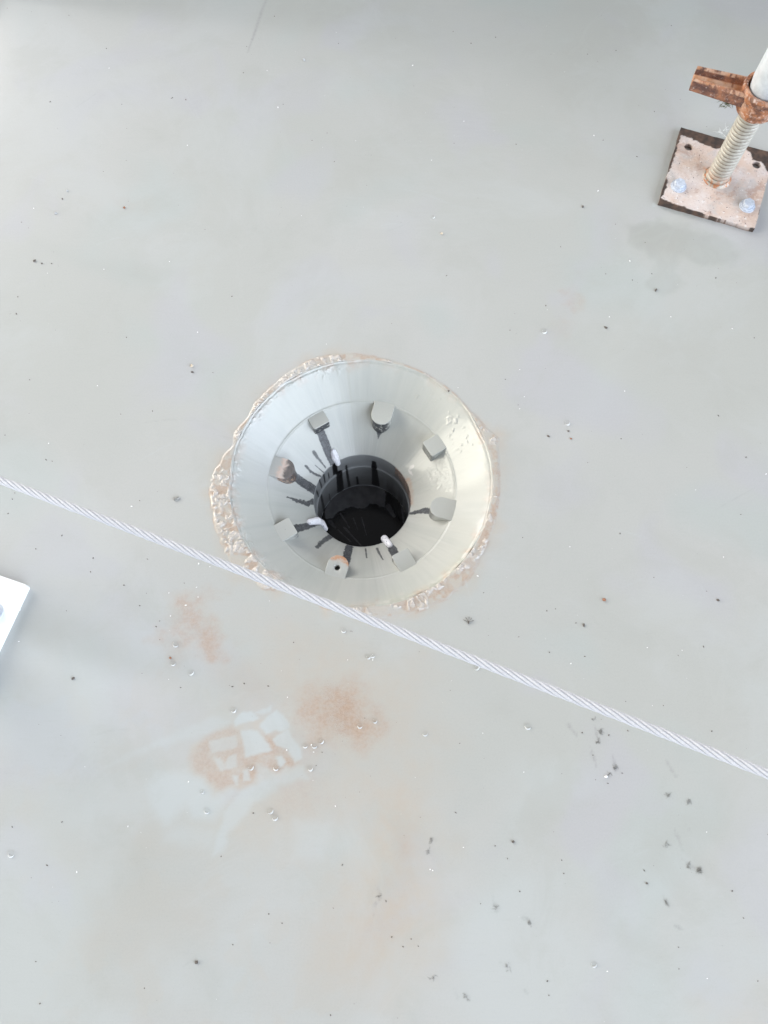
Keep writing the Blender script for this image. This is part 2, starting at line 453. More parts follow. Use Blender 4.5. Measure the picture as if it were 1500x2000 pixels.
# ------------------------------------------------------------------ deck
def deck_fields(x, y):
    """stain and painted shade masks over the deck, in deck metres"""
    Z = lambda: np.zeros(x.shape)
    pale, dirt, rust, core, grime, dark_tint = Z(), Z(), Z(), Z(), Z(), Z()
    A = lambda pts: [tuple(at(px, py)[:2]) for px, py in pts]
    B = lambda pts: A([(200 + px / 2.5, 1280 + py / 2.5) for px, py in pts])   # measured on an enlargement
    big = fbm(x, y, 6, 31, 5)
    # beige silt
    add_poly(dirt, x, y, A([(420, 1280), (560, 1250), (760, 1270), (860, 1330), (840, 1440), (700, 1490), (560, 1480), (400, 1400)]), 0.05, 0.55, 0.05, 18, 3)
    add_poly(dirt, x, y, A([(690, 1500), (850, 1480), (880, 1640), (850, 1850), (770, 1960), (660, 1880), (650, 1700)]), 0.05, 0.85, 0.05, 14, 4)
    add_poly(dirt, x, y, A([(420, 1540), (600, 1500), (640, 1600), (520, 1680), (400, 1640)]), 0.03, 0.45, 0.03, 30, 5)
    add_poly(dirt, x, y, A([(60, 1600), (250, 1560), (330, 1660), (200, 1720), (60, 1700)]), 0.03, 0.22, 0.03, 30, 6)
    add_poly(dirt, x, y, A([(250, 1740), (370, 1730), (420, 1800), (300, 1870), (180, 1860)]), 0.03, 0.2, 0.03, 30, 7)
    add_poly(dirt, x, y, A([(1380, 1960), (1520, 1930), (1520, 2050), (1400, 2050)]), 0.03, 0.5, 0.03, 30, 8)  # browner tone in the near right corner
    add_poly(dark_tint, x, y, A([(1225, 440), (1300, 432), (1420, 470), (1440, 500), (1420, 522), (1330, 512), (1320, 560), (1290, 590), (1270, 560), (1285, 510), (1230, 470)]), 0.012, 0.60, 0.02, 40, 12)  # painted reflection of the jack's nut and handle
    add_poly(dark_tint, x, y, A([(1240, 560), (1300, 570), (1290, 640), (1230, 640)]), 0.03, 0.22, 0.02, 30, 13)  # painted reflection of the tube, carried on from the nut
    add_poly(dark_tint, x, y, A([(40, 1190), (120, 1200), (260, 1260), (360, 1300), (300, 1330), (60, 1290), (20, 1250)]), 0.03, 0.42, 0.02, 20, 14)  # reflection and shadow of the white post, painted in
    add_poly(dark_tint, x, y, A([(60, 470), (180, 500), (330, 540), (300, 560), (150, 530)]), 0.02, 0.20, 0.02, 20, 15)  # darker slanting patch at upper left
    add_poly(dark_tint, x, y, A([(-20, -20), (1520, -20), (1520, 180), (1100, 200), (800, 100), (500, 50), (-20, 20)]), 0.05, 0.25, 0.05, 8, 16)  # shade along the far edge, put into the colour
    # rust blushes
    add_poly(rust, x, y, A([(330, 1185), (395, 1160), (425, 1225), (410, 1285), (325, 1296), (296, 1250)]), 0.022, 0.9, 0.035, 45, 11)
    add_poly(rust, x, y, A([(570, 1370), (640, 1345), (705, 1335), (722, 1400), (748, 1425), (700, 1452), (610, 1446), (575, 1420)]), 0.022, 0.9, 0.022, 45, 13)
    add_poly(core, x, y, A([(640, 1360), (680, 1360), (690, 1400), (670, 1440), (640, 1410)]), 0.02, 1.0, 0.02, 60, 14)
    add_poly(rust, x, y, A([(365, 1470), (400, 1440), (450, 1425), (470, 1440), (560, 1440), (590, 1500), (480, 1535), (420, 1545), (375, 1512)]), 0.008, 0.95, 0.012, 50, 15)
    add_poly(rust, x, y, A([(1098, 570), (1130, 565), (1145, 590), (1120, 605), (1100, 595)]), 0.010, 0.40, 0.012, 90, 16)
    add_poly(rust, x, y, A([(1080, 630), (1110, 625), (1105, 655), (1080, 655)]), 0.012, 0.22, 0.012, 90, 17)
    add_poly(rust, x, y, A([(780, 1640), (795, 1640), (797, 1670), (782, 1672)]), 0.012, 0.40, 0.004, 90, 18)
    add_poly(rust, x, y, A([(225, 385), (290, 390), (285, 412), (235, 410)]), 0.012, 0.16, 0.01, 90, 19)
    add_poly(rust, x, y, A([(520, 1500), (620, 1480), (640, 1560), (560, 1600)]), 0.03, 0.25, 0.03, 30, 20)
    # sole print: pale scuffed patches where the silt is gone
    for i, (pts, am, soft) in enumerate([
        ([(0, 540), (130, 470), (300, 400), (540, 300), (620, 320), (600, 350), (480, 395), (300, 440), (150, 500), (10, 570)], 0.55, .004),
        ([(645, 320), (680, 280), (730, 275), (762, 310), (700, 330), (650, 342)], 0.95, .0015),
        ([(750, 280), (830, 240), (822, 280), (770, 288)], 0.9, .0015),
        ([(770, 330), (850, 265), (890, 290), (920, 360), (850, 370), (800, 385), (765, 350)], 0.95, .0015),
        ([(520, 420), (655, 385), (660, 450), (535, 475)], 0.6, .0015),
        ([(680, 370), (755, 360), (830, 465), (700, 495)], 0.9, .0015),
        ([(835, 410), (900, 360), (960, 440), (975, 500), (940, 530), (900, 460), (850, 440)], 0.85, .0015),
        ([(545, 505), (575, 500), (600, 545), (610, 495), (660, 480), (655, 545), (575, 565)], 0.65, .0015),
        ([(680, 560), (715, 550), (720, 610), (690, 620)], 0.75, .0015),
        ([(640, 590), (665, 585), (665, 640), (645, 640)], 0.75, .0015),
        ([(755, 530), (850, 570), (900, 540), (985, 540), (1000, 600), (940, 610), (860, 640), (800, 690), (740, 720), (680, 800), (610, 880), (590, 960), (530, 990), (560, 880), (600, 760), (650, 690), (690, 655), (755, 630)], 0.62, .004),
        ([(845, 500), (875, 485), (900, 520), (870, 545)], 0.9, .0015),
        ([(215, 640), (260, 570), (400, 560), (500, 600), (540, 680), (600, 650), (640, 660), (590, 740), (550, 810), (440, 800), (420, 760), (400, 730), (330, 830), (300, 830), (230, 740)], 0.66, .008),
        ([(300, 850), (420, 830), (560, 850), (530, 940), (300, 910)], 0.35, .008),
        ([(930, 810), (1120, 810), (1110, 900), (1080, 1000), (930, 1000), (940, 900)], 0.35, .008)]):
        add_poly(pale, x, y, B(pts), soft * 1.2, am * 0.92, 0.0026, 120, 40 + i)
    # brown silt left in the grooves of the print
    add_poly(dirt, x, y, B([(430, 440), (640, 330), (760, 300), (900, 300), (990, 560), (860, 600), (700, 660), (540, 650), (420, 560)]), 0.006, 0.85, 0.005, 60, 60)
    # broad pale washes where water has dried and run
    w1 = sstep(0.50, 0.62, fbm(x, y, 5, 61, 5))
    low = sstep(0.33, 0.10, y)
    pale = np.maximum(pale, 0.34 * sstep(0.47, 0.68, fbm(x, y, 5, 61, 6)) * low)
    w2 = sstep(0.56, 0.60, fbm(x, y, 26, 67, 4)) * low
    dirt = np.maximum(dirt, 0.2 * w2 * sstep(0.15, -0.1, x))
    # thin run marks
    add_line(grime, x, y, A([(522, -6), (510, 25), (497, 65), (484, 102)]), [.004, .004, .003, .001], 0.0025, 0.40, 0.001)
    # scratches and scuffs
    rs_ = random.Random(8)
    for i in range(26):
        qx, qy = rs_.uniform(30, 1470), rs_.uniform(80, 1960); an = rs_.choice([-.35, -.3, 1.2, .2]) + rs_.uniform(-.3, .3); L_ = rs_.uniform(25, 110)
        (tgt := pale if i % 3 else grime)
        add_line(tgt, x, y, A([(qx, qy), (qx + L_ * .5 * math.cos(an), qy + L_ * .5 * math.sin(an) + rs_.uniform(-4, 4)), (qx + L_ * math.cos(an), qy + L_ * math.sin(an))]), [.0005, .0016, .0004], 0.0012, .30 if i % 3 else .12, 0.001, 150, 700 + i)
    # smears of grime in the lower right
    for i, (px, py, dx, dy, wd, am) in enumerate([(1165, 1432, 4, 14, 8, .35), (1200, 1490, 3, 16, 8, .35), (1350, 1690, 18, 12, 9, .30),
            (1120, 1430, 10, 14, 4, .3), (1160, 1480, 6, 20, 3, .35), (1310, 1500, 10, 16, 3, .3), (1340, 1610, 4, 10, 3, .3), (1325, 1640, 8, 20, 4, .3),
            (1028, 1795, 12, 4, 8, .28), (1300, 1760, 6, 10, 5, .3), (1326, 1812, 8, 4, 5, .28), (740, 1745, 2, 10, 4, .3), (732, 1775, -2, 14, 3, .3),
            (985, 1885, 8, 6, 4, .25), (890, 1940, 4, 10, 4, .28), (912, 1946, 4, 8, 4, .28), (1025, 1935, 6, 6, 4, .28), (965, 1765, 3, 14, 2, .3)]):
        add_line(grime, x, y, A([(px - dx, py - dy), (px, py), (px + dx, py + dy)]), [.001, wd * .0005, .001], 0.002, am, 0.003, 160, 80 + i)
    # ochre halo round the drain's weld
    r = np.hypot(x - FX, y - FY); th = np.arctan2(y - FY, x - FX)
    wv = weld_w(np.degrees(th) % 360)
    halo = sstep(RO + wv + 0.022, RO + wv * 0.6, r + (fbm(x, y, 50, 91, 4) - .5) * 0.03)
    dirt = np.maximum(dirt, 0.75 * halo * sstep(0.003, 0.012, wv))
    add_line(pale, x, y, A([(1277, 402), (1326, 246), (1400, 264), (1430, 272)]), [.005, .005, .005, .002], 0.0015, 0.55, 0.002)
    return dict(pale=pale, dirt=dirt, rust=rust, core=core, grime=grime, dark_tint=dark_tint)

# width of the rough weld outside the rim, by angle (degrees, counter-clockwise from the picture's right)
_wd = np.array([(0, .009), (12, .013), (18, .020), (24, .010), (30, .006), (36, .003), (50, .001), (65, .002), (75, .004), (90, .007), (98, .012),
                (110, .014), (122, .013), (133, .008), (145, .007), (152, .003), (160, .009), (166, .005), (172, .014), (180, .023), (196, .026), (208, .028), (222, .028),
                (232, .020), (242, .003), (252, .001), (258, .012), (262, .004), (270, .008), (280, .016), (290, .020), (300, .022), (315, .020), (330, .014), (345, .010), (360, .009)])
def weld_w(deg): return np.maximum(np.interp(deg, _wd[:, 0], _wd[:, 1]), .0042)

RCUT = RO + 0.016
x0, x1, y0, y1, STEP = -0.78, 0.86, -0.42, 1.42, 0.002
gx = np.arange(x0, x1 + 1e-9, STEP); gy = np.arange(y0, y1 + 1e-9, STEP)
X, Y = np.meshgrid(gx, gy, indexing='ij'); X, Y = X.ravel(), Y.ravel()
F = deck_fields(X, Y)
Q = grid_quads(len(gx), len(gy))
rr = np.hypot(X - FX, Y - FY)
Q = Q[(rr[Q] > RCUT).all(1)]
V = np.stack([X, Y, np.zeros_like(X)], 1)
# the rest of the deck, out to the horizon, butted to the fine part's edge
nv = len(V); E = 60.0
xa, xb, ya, yb = gx[0], gx[-1], gy[0], gy[-1]
ext = np.array([[-E, -E, 0], [E, -E, 0], [E, E, 0], [-E, E, 0], [xa, ya, 0], [xb, ya, 0], [xb, yb, 0], [xa, yb, 0]])
eq = np.array([[0, 1, 5, 4], [1, 2, 6, 5], [2, 3, 7, 6], [3, 0, 4, 7]]) + nv
V = np.vstack([V, ext]); Q = np.vstack([Q, eq])
for k in F: F[k] = np.append(F[k], np.zeros(8))
used = np.zeros(len(V), bool); used[Q.ravel()] = True
remap = np.cumsum(used) - 1
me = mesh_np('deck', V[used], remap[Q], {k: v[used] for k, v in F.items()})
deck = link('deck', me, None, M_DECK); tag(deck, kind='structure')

# ------------------------------------------------------------------ drain
drain = thing('deck_drain', (FX, FY, 0), 'grey painted funnel drain sunk in the deck with a dark round hole and eight lugs', 'drain')
# cone
NT_, NR_ = 1080, 150
th = np.linspace(0, 2 * np.pi, NT_, endpoint=False)
rr = np.concatenate([[RO + 0.006, RO + 0.004], np.linspace(RO + 0.0028, RO - 0.0022, 12), np.linspace(RO - 0.0028, RM + .002, 58), np.linspace(RM + .0012, RM - .0012, 6), np.linspace(RM - .002, RH + .002, 76), np.linspace(RH + .001, RH, 4)])
T, R = np.meshgrid(th, rr, indexing='ij')
Xc, Yc = R * np.cos(T), R * np.sin(T)
Zc = cone_z(np.maximum(R, RH + 1e-6)); Zc = np.where(R > RO, 0.0, Zc)
deg = np.degrees(T) % 360
wx, wy = Xc + FX, Yc + FY
# crease weld line and rolled rim
Zc = Zc + 0.0010 * np.exp(-((R - RM) / 0.0012) ** 2) * (0.6 + 0.8 * fbm(wx, wy, 60, 5, 2))
rimw = np.exp(-((R - RO) / 0.006) ** 2)
wob = (fbm(np.cos(T) * 3, np.sin(T) * 3, 2.2, 17, 4) - .5) * 0.006 * rimw
Xc = Xc + wob * np.cos(T); Yc = Yc + wob * np.sin(T)
Zc = Zc - 0.0022 * rimw * (R <= RO) + 0.0006 * np.exp(-((R - RO - .0006) / 0.0022) ** 2) * (0.7 + 0.7 * fbm(wx, wy, 50, 18, 3))
Zc = np.where(R > RO + .0035, -0.0012, Zc)
Zc = Zc + 0.0016 * rimw * (R < RO) * sstep(0, .004, RO - R)
# weld spatter and thick paint lumps just inside the rim
dr = RO - R
lump = fbm(wx, wy, 230, 7, 3); lump2 = fbm(wx, wy, 420, 8, 2)
def sect(a, b, s=6): return sstep(a - s, a + s, deg) * (1 - sstep(b - s, b + s, deg))
rim_l = sect(103, 246) * sstep(0.022, 0.004, dr + 0.012 * fbm(wx, wy, 40, 9, 2)) * sstep(0.0005, 0.003, dr)
L1 = rim_l * (sstep(0.56, 0.70, lump) * 0.0012 + sstep(0.60, 0.74, lump2) * 0.0006)
spat = sect(18, 62) * sstep(0.040, 0.028, dr) * sstep(0.008, 0.016, dr)
L2 = spat * sstep(0.68, 0.78, lump) * 0.0009
wet = sect(-30 + 360, 400) + (deg < 22) * 1.0
ripple = (deg < 24) * 1.0 * sstep(RM - .001, RM - .006, R) * sstep(RM - .05, RM - .02, R)
L3 = ripple * sstep(0.5, 0.68, fbm(wx, wy, 380, 10, 2)) * 0.00025
Zc = Zc + L1 + L2 + L3
sc = np.zeros(R.shape); ru = np.zeros(R.shape); wh = np.zeros(R.shape); gr = np.zeros(R.shape)
CP = lambda px, py: tuple(hit_profile(px, py, cone_z)[:2])
MMPX = 0.00072
for i, (pts, ws, am, wp) in enumerate([
    ([(622, 832), (628, 848), (636, 868), (646, 895), (651, 912)], [14, 17, 18, 17, 12], 1, 1.6),
    ([(742, 826), (741, 840), (739, 857)], [16, 14, 2], .9, 3),
    ([(566, 922), (585, 938), (600, 948), (616, 958)], [17, 18, 20, 20], 1, 1.6),
    ([(566, 1036), (585, 1031), (606, 1026), (622, 1022)], [20, 18, 13, 8], .95, 2.5),
    ([(676, 1100), (678, 1085), (682, 1068)], [15, 16, 16], 1, 2),
    ([(776, 1090), (768, 1075), (758, 1060)], [18, 17, 12], 1, 1.5),
    ([(846, 1000), (830, 997), (815, 1000), (801, 1003)], [12, 13, 9, 6], 1, 2),
    ([(561, 971), (580, 978), (600, 984), (616, 990)], [2, 8, 11, 11], .95, 3),
    ([(619, 1068), (628, 1060), (645, 1048)], [8, 10, 11], .9, 2.5),
    ([(614, 884), (622, 896), (636, 913)], [8, 6, 3], .9, 1.5),
    ([(598, 911), (608, 922), (630, 942)], [6, 5, 4], .95, 1.5),
    ([(616, 909), (634, 928)], [1.5, 2.5], .9, .5),
    ([(714, 1072), (716, 1089)], [3, 3], .9, 1),
    ([(736, 1071), (741, 1081), (748, 1093)], [5, 5, 3], .9, 1)]):
    add_line(sc, wx, wy, [CP(*p) for p in pts], [w_ * MMPX for w_ in ws], 0.0007, am, wp * MMPX, 420, 100 + i)
add_line(wh, wx, wy, [CP(739, 1072), CP(748, 1090)], [.0011, .0011], 0.0004, 1.0)
add_line(wh, wx, wy, [CP(806, 911), CP(797, 918), CP(806, 928)], [.005, .0015, .0015], 0.0012, 0.8, 0.002)
add_line(ru, wx, wy, [CP(795, 935), CP(803, 960), CP(803, 985)], [.006, .008, .003], 0.003, 0.5, 0.004)
act = np.clip(weld_w(deg) / .014, .35, 1)
smear = sstep(0.016, 0.0, dr + 0.014 * (fbm(wx, wy, 75, 13, 4) - .35)) * act
ru = np.maximum(ru, 0.42 * smear * sstep(.40, .62, fbm(wx, wy, 60, 14, 4)))
wh = np.maximum(wh, 0.30 * smear * sstep(.50, .62, fbm(wx, wy, 120, 20, 3)))
wh = np.maximum(wh, 0.40 * sstep(0.0004, 0.0012, L1 + L2 + L3))
gr = 0.22 * sect(258, 330, 14) * sstep(0.030, 0.0, dr + 0.02 * fbm(wx, wy, 30, 12, 3)) + 0.10 * sect(285, 325, 10) * sstep(0.01, 0.002, dr)
streak = 0.65 * fbm(T * 14.0, R * 9, 1.0, 15, 4) + 0.35 * fbm(wx, wy, 40, 16, 3)
brush = fbm(T * 26.0, R * 7, 1.0, 19, 3)
streak[-1] = streak[0]; brush[-1] = brush[0]
me = mesh_np('funnel_cone', np.stack([Xc, Yc, Zc], -1).reshape(-1, 3), grid_quads(NT_, len(rr), True)[:, ::-1],
             dict(scorch=sc.ravel(), rust=ru.ravel(), white=wh.ravel(), green=gr.ravel(), streak=streak.ravel(), brush=brush.ravel()))
cone = link('cone', me, drain, M_FUN)

# weld bead round the rim
rw = np.linspace(RO + 0.001, RO + 0.036, 60)
T, R = np.meshgrid(np.linspace(0, 2 * np.pi, 1440, endpoint=False), rw, indexing='ij')
wx, wy = FX + R * np.cos(T), FY + R * np.sin(T)
deg = np.degrees(T) % 360
wv = weld_w(deg) * (0.85 + 0.4 * fbm(wx, wy, 70, 21, 3))
dr = R - RO
band = sstep(0.0, 0.002, dr) * sstep(wv + 0.0015, wv - 0.003, dr) * sstep(0.0015, 0.005, wv)
# chunky ripples that run across the bead
rip = fbm(T * RO * 1.0, dr * 0.55, 190, 23, 3); rip2 = fbm(wx, wy, 330, 25, 3)
dens = np.interp(deg, [0, 14, 18, 24, 30, 95, 102, 130, 150, 170, 176, 212, 225, 245, 255, 259, 263, 270, 284, 312, 335, 360], [.25, .3, .9, .8, .1, .3, .85, .8, .45, .35, 1, 1, .6, .5, .2, .9, .3, .45, .7, .6, .35, .25])
gate = fbm(wx, wy, 42, 24, 2)
chunk = sstep(0.47, 0.60, rip) * sstep(0.70 - 0.45 * dens, 0.78 - 0.45 * dens, gate) * (0.5 + 0.5 * sstep(0.4, 0.6, rip2))
H = band * (0.0008 + 0.0012 * chunk + 0.0005 * (rip2 - 0.4) + 0.0006 * chunk * sstep(.45, .6, fbm(wx, wy, 520, 26, 2)))
flush = 0.00010 - 0.00016 * np.clip((dr - 0.020) / 0.016, 0, 1)
F = deck_fields(wx.ravel(), wy.ravel())
F['dirt'] = np.maximum(F['dirt'], 0.7 * band.ravel())
rus = (band * (1 - chunk) * sstep(0.42, 0.62, fbm(wx, wy, 90, 27, 3)) * 0.95 * np.where((deg > 150) & (deg < 245), 1.0, 0.75)).ravel()
red = ((deg > 288) | (deg < 8)) * sstep(0.003, 0.006, dr) * sstep(0.014, 0.010, dr) * sstep(0.3, 0.6, fbm(wx, wy, 160, 28, 3)) * 0.75
edge = sstep(0.004, 0.0, np.abs(dr - wv)) * sstep(0.003, 0.008, wv) * sstep(0.45, 0.6, fbm(wx, wy, 45, 29, 2)) * 0.65
F['rust'] = np.clip(np.maximum(F['rust'], np.maximum(rus, np.maximum(red, edge).ravel())), 0, 1)
F['core'] = np.maximum(F['core'], 0.6 * red.ravel())
F['pale'] = np.where(band.ravel() > .5, 0, F['pale'])
F['white'] = (band * chunk * 0.9).ravel()
me = mesh_np('weld_bead', np.stack([wx, wy, H + flush], -1).reshape(-1, 3), grid_quads(1440, 60, True), F)
def mat_weld():
    m = M_DECK.copy(); m.name = 'rough_painted_weld'
    n, l = m.node_tree.nodes, m.node_tree.links
    b = n['Principled BSDF']
    src = b.inputs['Base Color'].links[0].from_socket
    a = n.new('ShaderNodeAttribute'); a.attribute_name = 'white'
    mx = n.new('ShaderNodeMix'); mx.data_type = 'RGBA'
    l.new(a.outputs['Fac'], mx.inputs[0]); l.new(src, mx.inputs[6]); mx.inputs[7].default_value = (0.52, 0.475, 0.44, 1)
    l.new(mx.outputs[2], b.inputs['Base Color'])
    return m
weld = link('weld_bead', me, drain, mat_weld()); weld.location = (-FX, -FY, 0)
weld['label'] = 'rough pale and rusty weld round the rim of the drain'

# pipe below the cone
far = np.array([FX, FY + RH])
def depth_far(py):                      # height at which the far wall shows at row py
    d = ray(707, py); k = (FY + RH) / d[1]
    return CAM_H + k * d[2]
Z_RING, Z_BOT = depth_far(911), depth_far(947)
zs = np.concatenate([[ZH + .0008], np.linspace(ZH, Z_BOT - 0.004, 110)])
NTP = 540
T, ZZ = np.meshgrid(np.linspace(0, 2 * np.pi, NTP, endpoint=False), zs, indexing='ij')
Rp = np.full(T.shape, RH); Rp[:, 0] = RH + 0.0006
Rp = Rp - 0.0022 * np.exp(-((ZZ - Z_RING - 0.0015 * np.sin(5 * T)) / 0.0022) ** 2)     # inner weld ring
sc = np.zeros(T.shape); ru = np.zeros(T.shape)
S = T * RH
def drip(pa, pb, wa, wb, am=1.0, seed=1):
    A_, B_ = hit_pipe(*pa), hit_pipe(*pb)
    a = (ang_of(A_) % (2 * math.pi)) * RH; b = (ang_of(B_) % (2 * math.pi)) * RH
    add_line(sc, S, ZZ, [(a, A_[2]), (b, B_[2])], [wa, wb], 0.0006, am, 0.0006, 300, seed)
for i, a in enumerate([((662, 922), (665, 958), .011, .013), ((676, 909), (682, 950), .003, .005), ((697, 931), (699, 945), .003, .004),
          ((730, 902), (734, 946), .007, .014), ((622, 937), (629, 953), .003, .003), ((632, 927), (635, 943), .003, .003), ((641, 923), (643, 934), .002, .002),
          ((618, 958), (622, 968), .004, .005), ((627, 968), (634, 1000), .006, .007), ((643, 965), (645, 978), .002, .002), ((653, 905), (655, 924), .008, .010)]):
    drip(*a, 1.0, 130 + i)
Td = np.degrees(T) % 360
ru = ((Td < 48) | (Td > 350)) * sstep(-0.135, -0.105, ZZ + 0.02 * fbm(S, ZZ, 150, 31, 2)) * 0.95
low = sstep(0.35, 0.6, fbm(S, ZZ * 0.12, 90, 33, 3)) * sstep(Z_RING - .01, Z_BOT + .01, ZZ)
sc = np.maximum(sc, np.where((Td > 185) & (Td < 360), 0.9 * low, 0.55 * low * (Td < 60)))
lumpz = ru * 0.0016 * fbm(S, ZZ, 400, 35, 3)
Rp = Rp - lumpz
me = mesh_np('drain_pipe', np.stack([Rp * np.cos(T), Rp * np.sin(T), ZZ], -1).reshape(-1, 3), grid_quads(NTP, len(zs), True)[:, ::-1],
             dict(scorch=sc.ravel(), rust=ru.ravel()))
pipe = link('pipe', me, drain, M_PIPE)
pipe['label'] = 'dark oily pipe below the funnel with black drips'

# oil-covered bottom of the pipe
rb = np.linspace(0.0005, RH - 0.0004, 70)
T, R = np.meshgrid(np.linspace(0, 2 * np.pi, 360, endpoint=False), rb, indexing='ij')
bx, by = FX + R * np.cos(T), FY + R * np.sin(T)
bare = np.zeros(R.shape)
AB = lambda pts: [tuple(at(px, py, Z_BOT)[:2]) for px, py in pts]
add_poly(bare, bx, by, AB([(636, 1015), (634, 1000), (640, 982), (652, 970), (672, 945), (705, 930), (745, 935), (754, 965), (752, 992), (742, 990), (735, 985),
                           (722, 984), (712, 992), (700, 993), (690, 990), (676, 992), (660, 1000), (650, 1012)]), 0.0012, 1.0, 0.0018, 220, 37)
for a, b, wd in [((665, 1003), (682, 1030), .003), ((690, 1012), (699, 1035), .002), ((706, 1010), (716, 1045), .002), ((672, 1030), (705, 1065), .004),
                 ((660, 1035), (685, 1058), .0025), ((758, 990), (770, 1008), .010), ((785, 975), (788, 1020), .006), ((645, 1020), (655, 1030), .008)]:
    add_line(bare, bx, by, AB([a, b]), [wd, wd * .5], 0.001, 0.55, 0.001)
zb = np.full(R.shape, Z_BOT)
def mat_bottom():
    t = NT('oily_pipe_bottom')
    b = t.attr('bare')
    c = t.mix(b, (0.004, 0.004, 0.005), t.mix(t.ramp(t.noise(70, 4), .3, .7), (0.16, 0.16, 0.17), (0.11, 0.11, 0.12)))
    t.set(Base_Color=c, Roughness=0.12, Coat_Weight=0.0); t.b.inputs['IOR'].default_value = 1.4
    return t.m
me = mesh_np('pipe_bottom', np.stack([R * np.cos(T), R * np.sin(T), zb], -1).reshape(-1, 3), grid_quads(360, 70, True), dict(bare=bare.ravel()))
bot = link('pipe_bottom', me, drain, mat_bottom())
bot['label'] = 'black oil film over the bottom of the drain pipe'

# lugs: flat-topped blocks that stand in from the crease
def lug(px, py, round_, width, length, zt, hole=False, scorch=0.6, rust=0.0, skew=0.0, seed=1):
    P = at(px, py, zt); a = ang_of(P) + skew
    rc = math.hypot(P[0] - FX, P[1] - FY)
    ux, uy = -math.cos(a), -math.sin(a)            # inward
    vx, vy = -uy, ux
    hw = width / 2; u_in = length / 2; u_out = -(length / 2 + 0.004)
    out = []
    if round_:
        out += [(u_out, -hw * 1.12), (u_out + .006, -hw), (u_in - hw, -hw)]
        for k in range(1, 16):
            b = -math.pi / 2 + math.pi * k / 16
            out.append((u_in - hw + hw * math.cos(b), hw * math.sin(b)))
        out += [(u_in - hw, hw), (u_out + .006, hw), (u_out, hw * 1.12)]
    else:
        c = 0.0022
        out += [(u_out, -hw * 1.08), (u_out + .005, -hw), (u_in - c, -hw), (u_in - c * .3, -hw + c * .3), (u_in, -hw + c), (u_in, hw - c), (u_in - c * .3, hw - c * .3), (u_in - c, hw), (u_out + .005, hw), (u_out, hw * 1.08)]
    # resample outline
    pts = np.array(out); seg = np.hypot(*np.diff(np.vstack([pts, pts[:1]]), axis=0).T)
    cum = np.concatenate([[0], np.cumsum(seg)]); n = 120
    s = np.linspace(0, cum[-1], n, endpoint=False); cl = np.vstack([pts, pts[:1]])
    U = np.interp(s, cum, cl[:, 0]); Vv = np.interp(s, cum, cl[:, 1])
    r_in = rc - u_in
    zb_ = float(cone_z(max(r_in, RH + .002))) - 0.006
    rows = []
    ctr = (u_in - hw - .003, 0.0) if round_ else (0.0, 0.0)
    if hole:
        hr = 0.0040
        an = np.arctan2(Vv - ctr[1], U - ctr[0])
        rows.append((ctr[0] + hr * np.cos(an), ctr[1] + hr * np.sin(an), np.full(n, zt - 0.012)))
        rows.append((ctr[0] + hr * np.cos(an), ctr[1] + hr * np.sin(an), np.full(n, zt - 0.0003)))
        rows.append((ctr[0] + hr * 1.12 * np.cos(an), ctr[1] + hr * 1.12 * np.sin(an), np.full(n, zt)))
        fr = [.35, .6, .8, .93, .965]
    else:
        fr = [.02, .25, .5, .75, .93, .965]
    def inset(f, z):
        hr0 = 0.0045 if hole else 0
        an = np.arctan2(Vv - ctr[1], U - ctr[0])
        if hole:
            return (ctr[0] + hr0 * np.cos(an)) * (1 - f) + U * f, (ctr[1] + hr0 * np.sin(an)) * (1 - f) + Vv * f, np.full(n, z)
        return ctr[0] + (U - ctr[0]) * f, ctr[1] + (Vv - ctr[1]) * f, np.full(n, z)
    for f in fr: rows.append(inset(f, zt))
    rows.append(inset(.985, zt - 0.0003)); rows.append((U, Vv, np.full(n, zt - 0.0011)))
    for z in np.linspace(zt - 0.002, zb_, 14): rows.append((U, Vv, np.full(n, z)))
    A_ = np.array([np.stack(r_, 1) for r_ in rows])          # rows x n x 3
    m_ = A_.shape[0]
    uu, vv, zz = A_[..., 0], A_[..., 1], A_[..., 2]
    top = zz > zt - 0.0012
    W = np.stack([P[0] - FX + ux * uu + vx * vv, P[1] - FY + uy * uu + vy * vv, zz], -1)
    nz = fbm(W[..., 0] * 1 + W[..., 2], W[..., 1] - W[..., 2], 260, seed, 3)
    sc_ = np.where(top, 0, sstep(u_in - length * 0.28, u_in - length * 0.10, uu + (nz - .5) * .012) * scorch * sstep(.0, .0016, zt - zz))
    sc_ = sc_ * (nz > 0.33)
    ru_ = np.zeros(uu.shape); wh_ = np.zeros(uu.shape)
    if rust:
        k = sstep(u_in - length * rust, u_in - length * rust + .004, uu + (nz - .5) * .010)
        ru_ = k
        sc_ = np.maximum(sc_, k * np.where(top, sstep(u_in - .014, u_in - .010, uu + (nz - .5) * .012) * .85 * (rust > .5), sstep(.44, .56, nz) * .8))
        wh_ = np.where(top, k * .55 * (rust > .5), 0)
    idx = lambda i, j: i * n + j
    quads = [(idx(i, j), idx(i + 1, j), idx(i + 1, (j + 1) % n), idx(i, (j + 1) % n)) for i in range(m_ - 1) for j in range(n)]
    quads = np.array(quads)
    flat = W.reshape(-1, 3)
    me = mesh_np('lug', flat, quads, dict(scorch=sc_.ravel(), rust=ru_.ravel(), white=wh_.ravel(), green=np.zeros(sc_.size), streak=np.full(sc_.size, .4), soot=np.ones(sc_.size)))
    o = link('lug', me, drain, M_FUN)
    bm = bmesh.new(); bm.from_mesh(me); bmesh.ops.recalc_face_normals(bm, faces=bm.faces); bm.to_mesh(me); bm.free()
    return o

